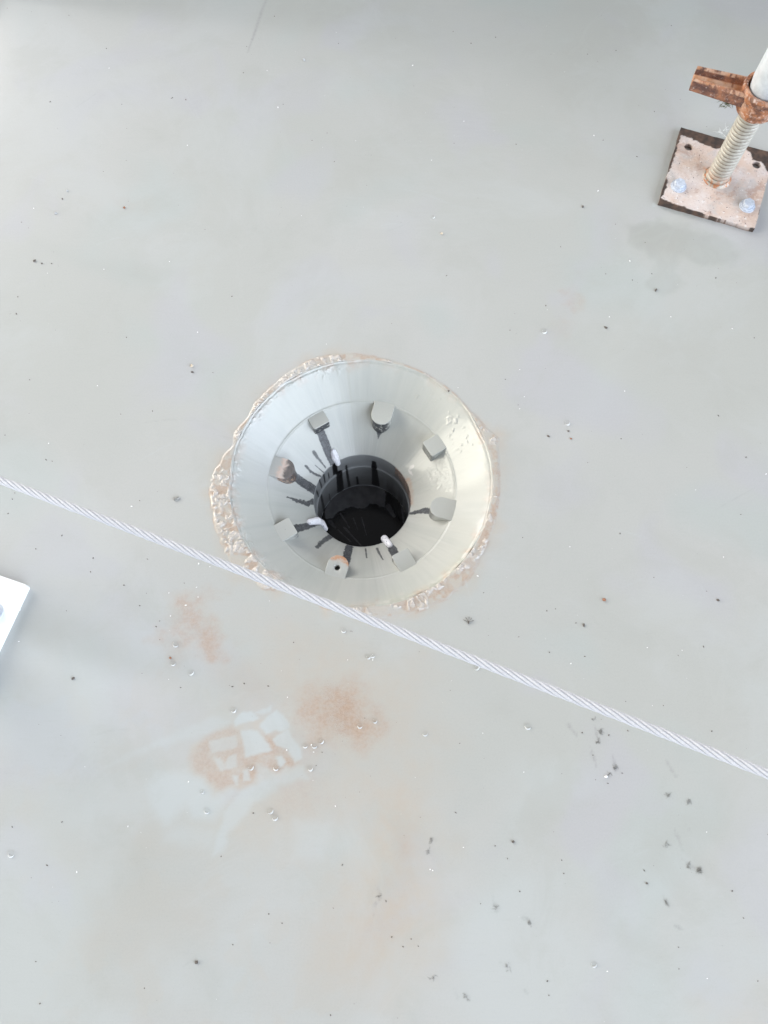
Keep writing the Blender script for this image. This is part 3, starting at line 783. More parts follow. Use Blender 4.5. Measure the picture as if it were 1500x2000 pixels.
ZT = ZM + 0.0025
l1 = lug(621, 818, False, .026, .024, ZT - .002, scorch=1.0, seed=201)
l1['label'] = 'square lug scorched black along its lower edge'
l2 = lug(746, 808, True, .031, .034, ZT, scorch=1.0, seed=202)
l2['label'] = 'rounded lug with a burnt black end, at the top of the funnel'
l3 = lug(849, 869, False, .026, .026, ZT, scorch=0.55, seed=203)
l4 = lug(863, 991, True, .031, .034, ZT, scorch=0.8, seed=204)
l5 = lug(789, 1093, False, .026, .026, ZT, scorch=0.8, seed=205)
l6 = lug(659, 1107, True, .030, .034, ZT, hole=True, scorch=0.4, rust=0.36, seed=206)
l6['label'] = 'rounded lug with a drilled hole and an orange rusty tip'
l7 = lug(557, 1034, False, .027, .026, ZT, scorch=0.6, seed=207)
l8 = lug(551, 914, True, .031, .036, ZT - .001, scorch=0.9, rust=0.66, seed=208)
l8['label'] = 'rounded lug rusted brown over most of its end'

# white blobs of sealant at the lip of the hole
def blob(pix, radii, seed):
    pts = []
    for px, py, dz in pix:
        P = hit_profile(px, py, lambda r: np.where(r < RH, ZH - .012, cone_z(r)))
        pts.append(Vector((P[0] - FX, P[1] - FY, P[2] + dz)))
    bm = bmesh.new()
    for i in range(len(pts) - 1):
        for k in range(7):
            f = k / 6; c = pts[i].lerp(pts[i + 1], f); r_ = radii[i] * (1 - f) + radii[i + 1] * f
            bmesh.ops.create_icosphere(bm, subdivisions=2, radius=r_, matrix=Matrix.Translation(c))
    o = bm_obj('sealant_blob', bm, drain, M_BLOB, True)
    md = o.modifiers.new('remesh', 'REMESH'); md.mode = 'VOXEL'; md.voxel_size = 0.0007
    ms = o.modifiers.new('smooth', 'SMOOTH'); ms.factor = .6; ms.iterations = 4
    dg = bpy.context.evaluated_depsgraph_get(); me2 = bpy.data.meshes.new_from_object(o.evaluated_get(dg))
    o.modifiers.clear(); o.data = me2
    c = coords(me2); nzz = fbm(c[:, 0] + c[:, 2], c[:, 1] - c[:, 2] * .7, 260, seed, 2) - .5
    me2.vertices.foreach_set('co', (c + np.stack([0 * nzz, 0 * nzz, nzz * .002], 1)).astype(np.float32).ravel())
    me2.polygons.foreach_set('use_smooth', np.ones(len(me2.polygons), bool))
    return o
b1 = blob([(651, 882, .001), (655, 894, .001), (660, 906, .002)], [.0045, .0062, .0045], 301)
b1['label'] = 'elongated white blob below the scorched square lug'
b2 = blob([(605, 1020, .001), (620, 1018, .002), (629, 1023, .003), (636, 1034, .003)], [.0050, .0062, .0052, .0040], 302)
b2['label'] = 'white blob curling over the left lip of the hole'
b3 = blob([(751, 1053, .002), (757, 1060, .001), (762, 1066, .000)], [.0058, .0052, .0046], 303)
b3['label'] = 'small white blob at the lower right lip of the hole'

# ------------------------------------------------------------------ scaffold jack
PZ = 0.0085
PS, PA = 0.150, -0.322
pc = at(1401, 346, PZ)
jack = thing('screw_jack', (pc[0], pc[1], 0), 'rusty scaffold screw jack bolted to the deck through a square plate', 'screw jack', rotz=PA)
ca, sa = math.cos(PA), math.sin(PA)
def jl(px, py, z):                  # photo pixel at height z, in the jack's own axes
    P = at(px, py, z); dx, dy = P[0] - pc[0], P[1] - pc[1]
    return (dx * ca + dy * sa, -dx * sa + dy * ca)
bm = bmesh.new()
bmesh.ops.create_grid(bm, x_segments=110, y_segments=110, size=PS / 2)
top = list(bm.faces)
g = bmesh.ops.extrude_face_region(bm, geom=top)
vs_ = [e for e in g['geom'] if isinstance(e, bmesh.types.BMVert)]
bmesh.ops.translate(bm, verts=vs_, vec=(0, 0, -(PZ + 0.002)))
bmesh.ops.translate(bm, verts=bm.verts, vec=(0, 0, PZ))
bmesh.ops.recalc_face_normals(bm, faces=bm.faces)
plate = bm_obj('base_plate', bm, jack, M_PLATE, False)
H_L, H_R = jl(1345, 287, PZ), jl(1478, 322, PZ)
for h in (H_L, H_R):
    bmc = bmesh.new(); bmesh.ops.create_cone(bmc, cap_ends=True, segments=40, radius1=.0068, radius2=.0068, depth=.02, matrix=Matrix.Translation((h[0], h[1], PZ)))
    cut = bm_obj('cutter', bmc)
    cut.parent = jack
    bpy.context.view_layer.update()
    md = plate.modifiers.new('b', 'BOOLEAN'); md.operation = 'DIFFERENCE'; md.object = cut; md.solver = 'EXACT'
    dg = bpy.context.evaluated_depsgraph_get(); me2 = bpy.data.meshes.new_from_object(plate.evaluated_get(dg))
    plate.modifiers.clear(); plate.data = me2
    bpy.data.objects.remove(cut)
me = plate.data; c = coords(me)
zp = lambda pts: [jl(1220 + a / 5, 80 + b / 5, PZ) for a, b in pts]
pk = np.zeros(len(c)); og = np.zeros(len(c)); gp = np.zeros(len(c))
add_poly(pk, c[:, 0], c[:, 1], zp([(555, 925), (640, 950), (720, 990), (800, 1020), (890, 1050), (1000, 1050), (1180, 1060), (1240, 1110), (1245, 1160), (1330, 1180), (1395, 1265), (1420, 1300),
        (1400, 1400), (1350, 1580), (1318, 1650), (1285, 1830), (1190, 1822), (1000, 1765), (830, 1712), (720, 1668), (560, 1612), (440, 1572), (362, 1530), (400, 1460), (420, 1380), (410, 1300), (460, 1230), (490, 1100), (530, 990)]), .0006, 1.0, .0030, 130, 401)
pk = pk * (c[:, 2] > PZ - .001)
add_poly(og, c[:, 0], c[:, 1], zp([(780, 1240), (1020, 1290), (1010, 1390), (880, 1420), (790, 1360)]), .006, .9, .004, 160, 402)
gp = (c[:, 2] < PZ - .0005) * sstep(.45, .6, fbm(c[:, 0], c[:, 1], 30, 403, 2)) * (c[:, 2] > 0.0005)
hole_in = np.minimum(np.hypot(c[:, 0] - H_L[0], c[:, 1] - H_L[1]), np.hypot(c[:, 0] - H_R[0], c[:, 1] - H_R[1])) < .0072
inn = hole_in & (c[:, 2] < PZ - .001)
pk[inn] = 0; gp[inn] = 0
warp = (fbm(c[:, 0], c[:, 1], 90, 404, 3) - .5) * .0006 * (c[:, 2] > PZ - .0005)
# slightly uneven flame-cut edge
ed = np.maximum(np.abs(c[:, 0]), np.abs(c[:, 1])) > PS / 2 - .0003
k = 1 + (fbm(c[:, 0] + c[:, 1], c[:, 0] - c[:, 1], 60, 405, 3) - .5) * .022 * ed
c[:, 0] *= k; c[:, 1] *= k; c[:, 2] += warp
me.vertices.foreach_set('co', c.astype(np.float32).ravel())
set_attr(me, 'pink', pk); set_attr(me, 'orange', og); set_attr(me, 'greypaint', gp)

def bolt(px, py, rot):
    p = jl(px, py, PZ)
    bm = bmesh.new()
    bmesh.ops.create_cone(bm, cap_ends=True, segments=6, radius1=.0086, radius2=.0086, depth=.0075, matrix=Matrix.Translation((p[0], p[1], PZ + .0062)) @ Matrix.Rotation(rot, 4, 'Z'))
    bmesh.ops.bevel(bm, geom=[e for e in bm.edges], offset=.0009, segments=2, affect='EDGES', profile=.5)
    b = bm_obj('bolt', bm, plate, M_BOLT, False)
    bm = bmesh.new()
    bmesh.ops.create_cone(bm, cap_ends=True, segments=48, radius1=.0122, radius2=.0118, depth=.0024, matrix=Matrix.Translation((p[0], p[1], PZ + .0012)))
    for k in (0, 1): bmesh.ops.create_cone(bm, cap_ends=True, segments=48, radius1=.0105, radius2=.0095, depth=.0012, matrix=Matrix.Translation((p[0], p[1], PZ + .0028)))
    bmesh.ops.remove_doubles(bm, verts=bm.verts, dist=1e-6)
    bm_obj('washer', bm, plate, M_BOLT, False)
bolt(1325, 364, .3); bolt(1459, 403, .1)

# threaded screw
Z_NUT = 0.145
SR, PITCH = 0.0172, 0.0068
nz_, nt_ = 390, 72
zz = np.linspace(PZ - .001, Z_NUT + .01, nz_); tt = np.linspace(0, 2 * np.pi, nt_, endpoint=False)
T, ZZ = np.meshgrid(tt, zz, indexing='ij')
ph = (ZZ / PITCH - T / (2 * np.pi)) % 1.0
gv = np.abs(ph - .5) * 2                 # 1 at the groove
gvs = sstep(.62, .92, gv)
Rr = SR - .0019 * gvs - .0006 * (1 - np.clip(1 - (gv / .7) ** 2, 0, 1)) * (gv < .7)
foot = np.exp(-(ZZ - PZ) / .0035)
Rr = Rr + .0055 * foot * (ZZ < PZ + .02)
me = mesh_np('screw', np.stack([Rr * np.cos(T), Rr * np.sin(T), ZZ], -1).reshape(-1, 3), grid_quads(nt_, nz_, True),
             dict(groove=gvs.ravel(), rust=np.clip(1.3 * np.exp(-(ZZ - PZ) / .010), 0, 1).ravel()))
link('threaded_screw', me, jack, M_SCREW)

# cast collar nut with its channel-shaped handle
def lathe(name, prof, parent, mat, seg=96, loc=(0, 0, 0), rough=0.0, seed=1):
    prof = np.array(prof); d = np.concatenate([[0], np.cumsum(np.hypot(*np.diff(prof, axis=0).T))])
    s = np.linspace(0, d[-1], 80); pr = np.interp(s, d, prof[:, 0]); pz = np.interp(s, d, prof[:, 1])
    T, I = np.meshgrid(np.linspace(0, 2 * np.pi, seg, endpoint=False), np.arange(80), indexing='ij')
    R_ = pr[I]; Z_ = pz[I]
    if rough: R_ = R_ + (fbm(R_ * np.cos(T) + Z_, R_ * np.sin(T) - Z_, 130, seed, 4) - .5) * rough
    me = mesh_np(name, np.stack([R_ * np.cos(T) + loc[0], R_ * np.sin(T) + loc[1], Z_ + loc[2]], -1).reshape(-1, 3), grid_quads(seg, 80, True))
    return link(name, me, parent, mat)
nut = lathe('collar_nut', [(SR + .0003, Z_NUT), (.0235, Z_NUT), (.0262, Z_NUT + .003), (.0275, Z_NUT + .012), (.0285, Z_NUT + .026), (.0305, Z_NUT + .034), (.0315, Z_NUT + .040), (.0300, Z_NUT + .043), (.0255, Z_NUT + .043), (.0252, Z_NUT + .030), (SR, Z_NUT + .029)], jack, M_RUST, rough=.0022, seed=410)
HZ = Z_NUT + .016
hp0 = jl(1462, 212, HZ + .012); hp1 = jl(1361, 150, HZ + .012)
hd = math.atan2(hp1[1], hp1[0])
HL = math.hypot(*hp1) + .004
def channel():
    wo, wi, hgt, web = .0170, .0108, .0205, .0062
    prof = [(-wo, 0), (wo, 0), (wo, hgt - .003), (wo - .002, hgt), (wi + .002, hgt), (wi, hgt - .002), (wi * .82, web + .002), (wi * .6, web), (-wi * .6, web), (-wi * .82, web + .002), (-wi, hgt - .002), (-wi - .002, hgt), (-wo + .002, hgt), (-wo, hgt - .003)]
    # densify
    P_ = []
    for i in range(len(prof)):
        a, b = prof[i], prof[(i + 1) % len(prof)]
        m_ = max(1, int(math.hypot(b[0] - a[0], b[1] - a[1]) / .0015))
        for k in range(m_): P_.append((a[0] + (b[0] - a[0]) * k / m_, a[1] + (b[1] - a[1]) * k / m_))
    P_ = np.array(P_); n = len(P_)
    L = np.linspace(.018, HL, 130)
    V = []
    for i, l in enumerate(L):
        s = 1.08 - .26 * (l - .02) / (HL - .02)
        V.append(np.stack([np.full(n, l), P_[:, 0] * s, P_[:, 1] * (1 - .1 * (l / HL))], 1))
    V = np.array(V)
    nz0 = fbm(V[..., 0], V[..., 1] + V[..., 2], 120, 420, 3)
    pink = ((np.abs(V[..., 1]) < .0108) & (V[..., 2] > .004) & (V[..., 2] < .0088)) * sstep(.25, .4, nz0)
    pink = np.maximum(pink, .7 * (V[..., 2] > hgt * .9 - .0022) * sstep(.38, .56, fbm(V[..., 0], V[..., 1], 260, 422, 4)))
    nz = fbm(V[..., 0] + V[..., 2], V[..., 1] - V[..., 2], 120, 421, 4) - .5
    V = V + nz[..., None] * np.array([.0, .0016, .0016])
    q = [(i * n + j, i * n + (j + 1) % n, (i + 1) * n + (j + 1) % n, (i + 1) * n + j) for i in range(len(L) - 1) for j in range(n)]
    me = mesh_np('nut_handle', V.reshape(-1, 3), q, dict(pink=pink.ravel()))
    bm = bmesh.new(); bm.from_mesh(me); bm.verts.ensure_lookup_table()
    base = (len(L) - 1) * n
    f = bm.faces.new([bm.verts[base + j] for j in range(n)])
    bmesh.ops.triangulate(bm, faces=[f])
    bmesh.ops.recalc_face_normals(bm, faces=bm.faces)
    bm.to_mesh(me); bm.free()
    return me
hme = channel()
hnd = link('handle', hme, nut, M_HANDLE)
hnd.location = (0, 0, HZ); hnd.rotation_euler = (0, 0, hd)
hnd['label'] = 'brown channel-shaped handle sticking out of the jack nut'

# tube standing in the nut
tube = lathe('scaffold_tube', [(.0210, Z_NUT + .0302), (.0238, Z_NUT + .0302), (.0241, Z_NUT + .032), (.0241, 2.4), (.0236, 2.401), (.0210, 2.401), (.0210, 2.39)], None, M_TUBE, loc=(0, 0, 0))
tube.location = (pc[0], pc[1], 0)
tag(tube, 'pale galvanised tube standing on the rusty screw jack', 'scaffold tube')

# tuft of moss under the handle, cobweb beside the screw
def fibres(name, base, n, ln, r_, mat, seed, up=.6, jit=.004):
    rnd = random.Random(seed)
    bm = bmesh.new()
    for i in range(n):
        p = Vector((rnd.gauss(0, jit), rnd.gauss(0, jit), abs(rnd.gauss(0, jit * .3))))
        d = Vector((rnd.uniform(-1, 1), rnd.uniform(-1, 1), rnd.uniform(-.1, up))).normalized()
        ring0 = None
        segs = 5; L = ln * rnd.uniform(.4, 1)
        for k in range(segs + 1):
            d = (d + Vector((rnd.uniform(-.35, .35), rnd.uniform(-.35, .35), rnd.uniform(-.25, .2)))).normalized()
            if k: p = p + d * (L / segs)
            if p.z < 0.0002: p.z = 0.0002
            u = d.orthogonal().normalized(); v = d.cross(u)
            rr_ = r_ * (1 - .6 * k / segs)
            ring = [bm.verts.new(p + (u * math.cos(a) + v * math.sin(a)) * rr_) for a in (0, 2.1, 4.2)]
            if ring0:
                for q in range(3): bm.faces.new((ring0[q], ring0[(q + 1) % 3], ring[(q + 1) % 3], ring[q]))
            ring0 = ring
    o = bm_obj(name, bm, None, mat, True); o.location = base
    return o
P = at(1420, 203, HZ - .002)
ms = fibres('moss_tuft', P, 40, .010, .0005, M_MOSS, 5, -.2, .003)
tag(ms, 'small dark green moss tuft hanging under the rusty jack handle', 'moss')
P = at(1412, 262, 0.004)
wb = fibres('cobweb', (P[0], P[1], P[2]), 14, .026, .00022, M_WEB, 9, .5, .006)
tag(wb, 'wispy white cobweb on the deck beside the threaded screw', 'cobweb')

# ------------------------------------------------------------------ rope
def rope():
    rows = [(-60, 915), (0, 938), (200, 1013), (400, 1090), (716, 1209), (900, 1277), (1200, 1394), (1500, 1512), (1560, 1536)]
    P = np.array([at(px, py, .165 + .10 * px / 1500) for px, py in rows])
    # straight-ish line with a light sag: quadratic fit along its length
    s = np.concatenate([[0], np.cumsum(np.linalg.norm(np.diff(P, axis=0), axis=1))])
    cf = [np.polyfit(s, P[:, i], 2) for i in range(3)]
    S = np.arange(-1.6, s[-1] + 1.6, .0011)
    lo, hi = s[0] - .1, s[-1] + .1
    def ev(cf_, t):
        tc_ = np.clip(t, lo, hi); base = np.polyval(cf_, tc_); sl = np.polyval(np.polyder(cf_), tc_)
        return base + sl * (t - tc_)
    C = np.stack([ev(c_, S) for c_ in cf], 1)
    D = np.gradient(C, axis=0); D /= np.linalg.norm(D, axis=1)[:, None]
    upv = np.array([0, 0, 1.0]); A_ = np.cross(D, upv); A_ /= np.linalg.norm(A_, axis=1)[:, None]; B_ = np.cross(A_, D)
    Vs, Qs, G, TW = [], [], [], []; off = 0
    ns, rc_, rs, pitch, m_ = 6, .0032, .00172, .078, 12
    ph = np.cumsum(np.full(len(S), .0011) * (1 + .06 * np.sin(S * 9) + .05 * np.sin(S * 23))) * 2 * np.pi / pitch
    for k in range(ns):
        a = -ph + 2 * np.pi * k / ns
        wob = 1 + .05 * np.sin(S * 70 + k * 2.1)
        N_ = A_ * np.cos(a)[:, None] + B_ * np.sin(a)[:, None]
        Cn = C + N_ * (rc_ * wob)[:, None]
        Dn = np.gradient(Cn, axis=0); Dn /= np.linalg.norm(Dn, axis=1)[:, None]
        M_ = np.cross(Dn, N_)
        for j in range(m_):
            b = 2 * np.pi * j / m_
            Vs.append(Cn + (N_ * math.cos(b) + M_ * math.sin(b)) * rs)
            G.append(np.full(len(S), max(0.0, 1 - max(0, math.cos(b) + .15) * 1.15)))
            TW.append(S * 2 * np.pi / .0032 + b * 2)
    n = len(S)
    V = np.concatenate(Vs)
    i = np.arange(n - 1)
    for k in range(ns):
        for j in range(m_):
            a0 = (k * m_ + j) * n; a1 = (k * m_ + (j + 1) % m_) * n
            Qs.append(np.stack([a0 + i, a0 + i + 1, a1 + i + 1, a1 + i], 1))
    me = mesh_np('rope', V, np.concatenate(Qs), dict(groove=np.concatenate(G), twist=np.concatenate(TW)))
    return link('rope', me, None, M_ROPE)
rp = rope()
tag(rp, 'taut white twisted rope running diagonally above the deck and past the drain', 'rope')

# ------------------------------------------------------------------ white post at the left
WZ = 0.012
wc = at(53, 1142, WZ)[:2]
e1 = at(0, 1124, WZ)[:2] - at(50, 1141, WZ)[:2]; e1 /= np.linalg.norm(e1)
e2 = np.array([-e1[1], e1[0]])
t2 = at(0, 1256, WZ)[:2] - at(52, 1155, WZ)[:2]
if e2 @ t2 < 0: e2 = -e2
ctr = wc + (e1 + e2) * .075
post = thing('white_post', (ctr[0], ctr[1], 0), 'plain white square steel base plate with a bolt at the left edge of the deck', 'post base', rotz=math.atan2(e1[1], e1[0]))
bm = bmesh.new()
bmesh.ops.create_cube(bm, size=1, matrix=Matrix.Translation((0, 0, WZ / 2 - .0005)) @ Matrix.Diagonal((.150, .150, WZ + .001, 1)))
bmesh.ops.bevel(bm, geom=[e for e in bm.edges if abs(e.verts[0].co.z - e.verts[1].co.z) > .005], offset=.0035, segments=6, affect='EDGES', profile=.5)
bmesh.ops.bevel(bm, geom=[e for e in bm.edges if e.verts[0].co.z > WZ - .001 and e.verts[1].co.z > WZ - .001], offset=.0012, segments=2, affect='EDGES', profile=.5)
wp = bm_obj('base_plate', bm, post, M_WHITE, False)
M_ = np.array([[e1[0], e1[1]]])
bp_ = at(-10, 1195, WZ)[:2] - ctr
a_ = math.atan2(e1[1], e1[0]); bl = (bp_[0] * math.cos(a_) + bp_[1] * math.sin(a_), -bp_[0] * math.sin(a_) + bp_[1] * math.cos(a_))
for (bx_, by_) in [(bl[0], bl[1]), (-bl[0], bl[1]), (bl[0], -bl[1]), (-bl[0], -bl[1])]:
    bm = bmesh.new()
    bmesh.ops.create_cone(bm, cap_ends=True, segments=64, radius1=.0115, radius2=.0112, depth=.0024, matrix=Matrix.Translation((bx_, by_, WZ + .0012)))
    bmesh.ops.create_cone(bm, cap_ends=True, segments=6, radius1=.0085, radius2=.0085, depth=.006, matrix=Matrix.Translation((bx_, by_, WZ + .0054)))
    bm_obj('bolt', bm, wp, M_TUBE, False)
pb = lathe('shaft', [(.026, WZ), (.0242, WZ + .004), (.0241, 1.1), (.0236, 1.101), (.0001, 1.101)], post, M_WHITE)

# unseen low screen added past the far edge to darken the top of the deck
def shade_screen():
    t = NT('shade_screen_paint'); t.set(Base_Color=t.mix(t.ramp(t.noise(3, 5), .35, .65), (.22, .215, .20), (.15, .14, .13)), Roughness=.5)
    root = thing('shade_screen', (0.35, 1.55, 0), 'added unseen grey screen that shades the far edge of the deck', 'shade screen', rotz=rad(-7))
    bm = bmesh.new()
    bmesh.ops.create_cube(bm, size=1, matrix=Matrix.Translation((0, .01, .19)) @ Matrix.Diagonal((5.0, .02, .382, 1)))
    bm_obj('shade_screen_sheet', bm, root, t.m)
    for i in range(6):
        bm = bmesh.new()
        bmesh.ops.create_cube(bm, size=1, matrix=Matrix.Translation((-2.1 + i * .85, -.025, .19)) @ Matrix.Diagonal((.012, .05, .38, 1)))
        bm_obj('shade_screen_rib', bm, root, t.m)
shade_screen()

# ------------------------------------------------------------------ bubbles and crumbs on the deck
def dome_mesh(r_):
    """thin dome of a bubble with its bright glint modelled as a white crescent along the foot"""
    bm = bmesh.new()
    bmesh.ops.create_uvsphere(bm, u_segments=24, v_segments=14, radius=r_)
    bmesh.ops.bisect_plane(bm, geom=bm.verts[:] + bm.edges[:] + bm.faces[:], plane_co=(0, 0, .0002), plane_no=(0, 0, 1), clear_inner=True)
    for v in bm.verts: v.co.z *= .6
    for f in bm.faces: f.smooth = True
    prev = None; n = 22  # white crescent built in place of the light caught by the bubble
    for i in range(n + 1):
        f = i / n; a = rad(-88 + 176 * f)
        mr_ = .00014 + .00080 * math.sin(math.pi * f) ** 1.2
        c = Vector((math.cos(a), math.sin(a), 0)) * (r_ * .96 - mr_ * .8); u = Vector((math.cos(a), math.sin(a), 0))
        ring = [bm.verts.new(c + u * (mr_ * math.cos(q * math.pi / 4)) + Vector((0, 0, .0004 + mr_ * .9 * math.sin(q * math.pi / 4)))) for q in range(8)]
        if prev:
            for q in range(8):
                fc = bm.faces.new((prev[q], ring[q], ring[(q + 1) % 8], prev[(q + 1) % 8])); fc.material_index = 1; fc.smooth = True
        prev = ring
    me = bpy.data.meshes.new('bubble'); bm.to_mesh(me); bm.free()
    return me
BUB = dome_mesh(.0035)
BUB.materials.append(M_BUB); BUB.materials.append(M_FLECK)
bubbles = [
    (338, 1296, .9, 'tiny clear bubble at the lower edge of the left rust blush beside an orange crumb'),
    (373, 1314, 1.0, 'clear bubble just below the left rust blush, apart on grey paint'),
    (343, 1259, 1.0, 'clear bubble inside the left orange rust blush'),
    (456, 1387, 1.0, 'clear bubble at the upper tip of the pale sole print'),
    (732, 1408, .95, 'clear bubble at the right edge of the speckled rust stain'),
    (703, 1418, 1.0, 'clear bubble inside the speckled rust stain, right of its dark core'),
    (627, 1448, 1.0, 'clear bubble below the rust stain, upper right of a row of three'),
    (596, 1457, .8, 'clear bubble beside the toe of the sole print, leftmost of a row of three'),
    (614, 1457, .9, 'clear bubble below the rust stain, middle of a row of three'),
    (490, 1499, 1.0, 'clear bubble inside the sole print, the left one of two level bubbles'),
    (539, 1500, 1.0, 'clear bubble inside the sole print, the right one of two level bubbles'),
    (606, 1501, 1.0, 'clear bubble just right of the tip of the sole print'),
    (395, 1546, .75, 'small clear bubble on the pale round heel of the sole print'),
    (404, 1584, 1.0, 'clear bubble below the pale round heel of the sole print'),
    (528, 1584, 1.0, 'clear bubble below the sole print, upper one of a close pair'),
    (537, 1597, 1.0, 'clear bubble below the sole print, lower one of a close pair'),
    (671, 1231, 1.0, 'clear bubble just below the rope under the drain'),
    (719, 1283, .95, 'clear bubble below the rope, left one of a touching pair'),
    (728, 1281, .85, 'clear bubble below the rope, right one of a touching pair'),
    (830, 1433, .95, 'lone clear bubble well right of the speckled rust stain'),
    (931, 1304, 1.0, 'clear bubble tucked against the lower side of the rope'),
    (1031, 1419, 1.1, 'clear oval bubble between the rope and the dark grime at right'),
    (1063, 647, 1.2, 'clear blister of water near the faint rust spot at upper right'),
    (1108, 826, 1.2, 'clear blister of water right of the drain, above two dark specks'),
    (22, 1668, 1.2, 'lone clear bubble near the left edge of the lower deck'),
    (846, 424, .8, 'tiny clear bubble above the tan speck on the upper deck'),
    (1160, 1884, .9, 'lone clear bubble low on the right of the deck')]
for i, (px, py, s, lab) in enumerate(bubbles):
    P = at(px, py)
    o = bpy.data.objects.new('water_bubble', BUB); scene.collection.objects.link(o)
    o.location = (P[0], P[1], 0.0); o.scale = (s, s * (1.0 + .1 * math.sin(i)), s); o.rotation_euler = (0, 0, rad(-78 + 26 * math.sin(i * 2.3)))
    tag(o, lab, 'bubble', 'clear bubbles on the wet deck')

def crumb(name, px, py, size, asp, rot, mat, lab, cat, seed, group='crumbs of dirt on the deck', lift=.45):
    rnd = random.Random(seed)
    bm = bmesh.new(); bmesh.ops.create_icosphere(bm, subdivisions=2, radius=1)
    for v in bm.verts:
        v.co *= rnd.uniform(.72, 1.2)
        v.co.z = max(v.co.z, -.55)
        v.co.x *= asp
    for v in bm.verts: v.co *= size * .42
    o = bm_obj(name, bm, None, mat, False)
    P = at(px, py); o.location = (P[0], P[1], size * .5 * lift); o.rotation_euler = (0, 0, rot)
    tag(o, lab, cat, group)
    return o
crumb('wood_chip', 345, 975, .005, 2.3, .5, M_HAIR, 'dark splinter of wood lying on the deck left of the drain above the rope', 'chip', 1)
crumb('pebble', 593, 118, .0055, 1.1, .2, M_STONE, 'grey pebble alone near the top of the deck by the thin run mark', 'pebble', 2)
crumb('pebble', 109, 417, .0040, 1.4, .1, M_STONE, 'small grey pebble at upper left, lowest of three specks', 'pebble', 3)
crumb('pebble', 131, 373, .0040, 1.0, .1, M_STONE, 'small grey pebble at upper left, topmost of three specks', 'pebble', 4)
crumb('dirt_crumb', 122, 389, .0026, 1.0, .1, M_GRIT, 'dark speck at upper left between two grey pebbles', 'crumb', 5)
crumb('tan_crumb', 375, 715, .0055, 1.0, .4, M_TAN, 'pale tan crumb on the deck upper left of the drain', 'crumb', 6)
crumb('dirt_crumb', 376, 727, .0032, 1.6, -.3, M_GRIT, 'dark crumb just below the pale tan one', 'crumb', 7)
crumb('rust_crumb', 863, 457, .0048, 1.1, 0, M_TAN, 'tan speck in a faint stain on the upper deck', 'crumb', 8)
crumb('dirt_crumb', 68, 510, .0040, 1.5, .6, M_GRIT, 'dark crumb by the left edge of the upper deck', 'crumb', 9)
crumb('dirt_crumb', 82, 515, .0026, 1.2, .6, M_GRIT, 'smaller dark speck right beside the crumb at the left edge', 'crumb', 10)
crumb('rust_crumb', 243, 406, .0040, 1.1, .6, M_RED, 'reddish crumb on a faint stain at upper left', 'crumb', 11)
crumb('twig', 1281, 567, .0032, 2.2, 1.1, M_GRIT, 'short dark stick-like crumb right of the faint rust spot', 'crumb', 12)
crumb('seed', 1138, 404, .0034, 1.6, 1.3, M_GRIT, 'dark seed lying left of the jack plate', 'seed', 13)
crumb('dirt_crumb', 1183, 640, .0034, 2.0, -.5, M_GRIT, 'dark slanting flake in the middle of the right deck', 'crumb', 14)
crumb('rust_crumb', 1180, 1172, .0048, 1.3, -.4, M_RED, 'reddish brown crumb right of the drain above the rope', 'crumb', 15)
crumb('seed', 1140, 1221, .0034, 1.7, 1.4, M_GRIT, 'dark upright seed below the reddish crumb', 'seed', 16)
crumb('dirt_crumb', 1402, 1172, .0036, 1.4, -.6, M_GRIT, 'dark crumb at far right above the rope', 'crumb', 17)
crumb('dirt_crumb', 1110, 842, .0030, 1.2, 0, M_GRIT, 'dark speck just below the clear blister right of the drain', 'crumb', 18)
crumb('dirt_crumb', 1115, 857, .0030, 1.2, 0, M_RED, 'brown speck, lower of two below the clear blister', 'crumb', 19)
crumb('dirt_crumb', 1071, 852, .0030, 1.7, -.6, M_GRIT, 'dark slanting speck left of the two below the clear blister', 'crumb', 20)
crumb('white_bead', 1184, 1517, .0036, 1.5, .1, M_FLECK, 'bright white bead beside the dark fluff below the rope', 'bead', 21)
crumb('dirt_crumb', 384, 1879, .0040, 1.2, .8, M_GRIT, 'lone dark crumb low on the left of the deck', 'crumb', 22)
crumb('dirt_crumb', 143, 1325, .0038, 1.4, .8, M_GRIT, 'dark crumb below the white post plate', 'crumb', 23)
crumb('dirt_crumb', 1002, 1644, .0036, 1.2, -.4, M_GRIT, 'dark crumb alone at lower middle right', 'crumb', 24)
crumb('dirt_crumb', 1263, 1725, .0030, 1.2, -.4, M_GRIT, 'dark crumb left of the large fluff of grime', 'crumb', 25)
crumb('rust_crumb', 333, 1285, .0036, 1.0, -.4, M_RED, 'orange crumb at the bottom of the left rust blush', 'crumb', 26)
crumb('dirt_crumb', 876, 764, .0034, 1.0, .4, M_GRIT, 'dark crumb on the upper right rim of the drain', 'crumb', 27)

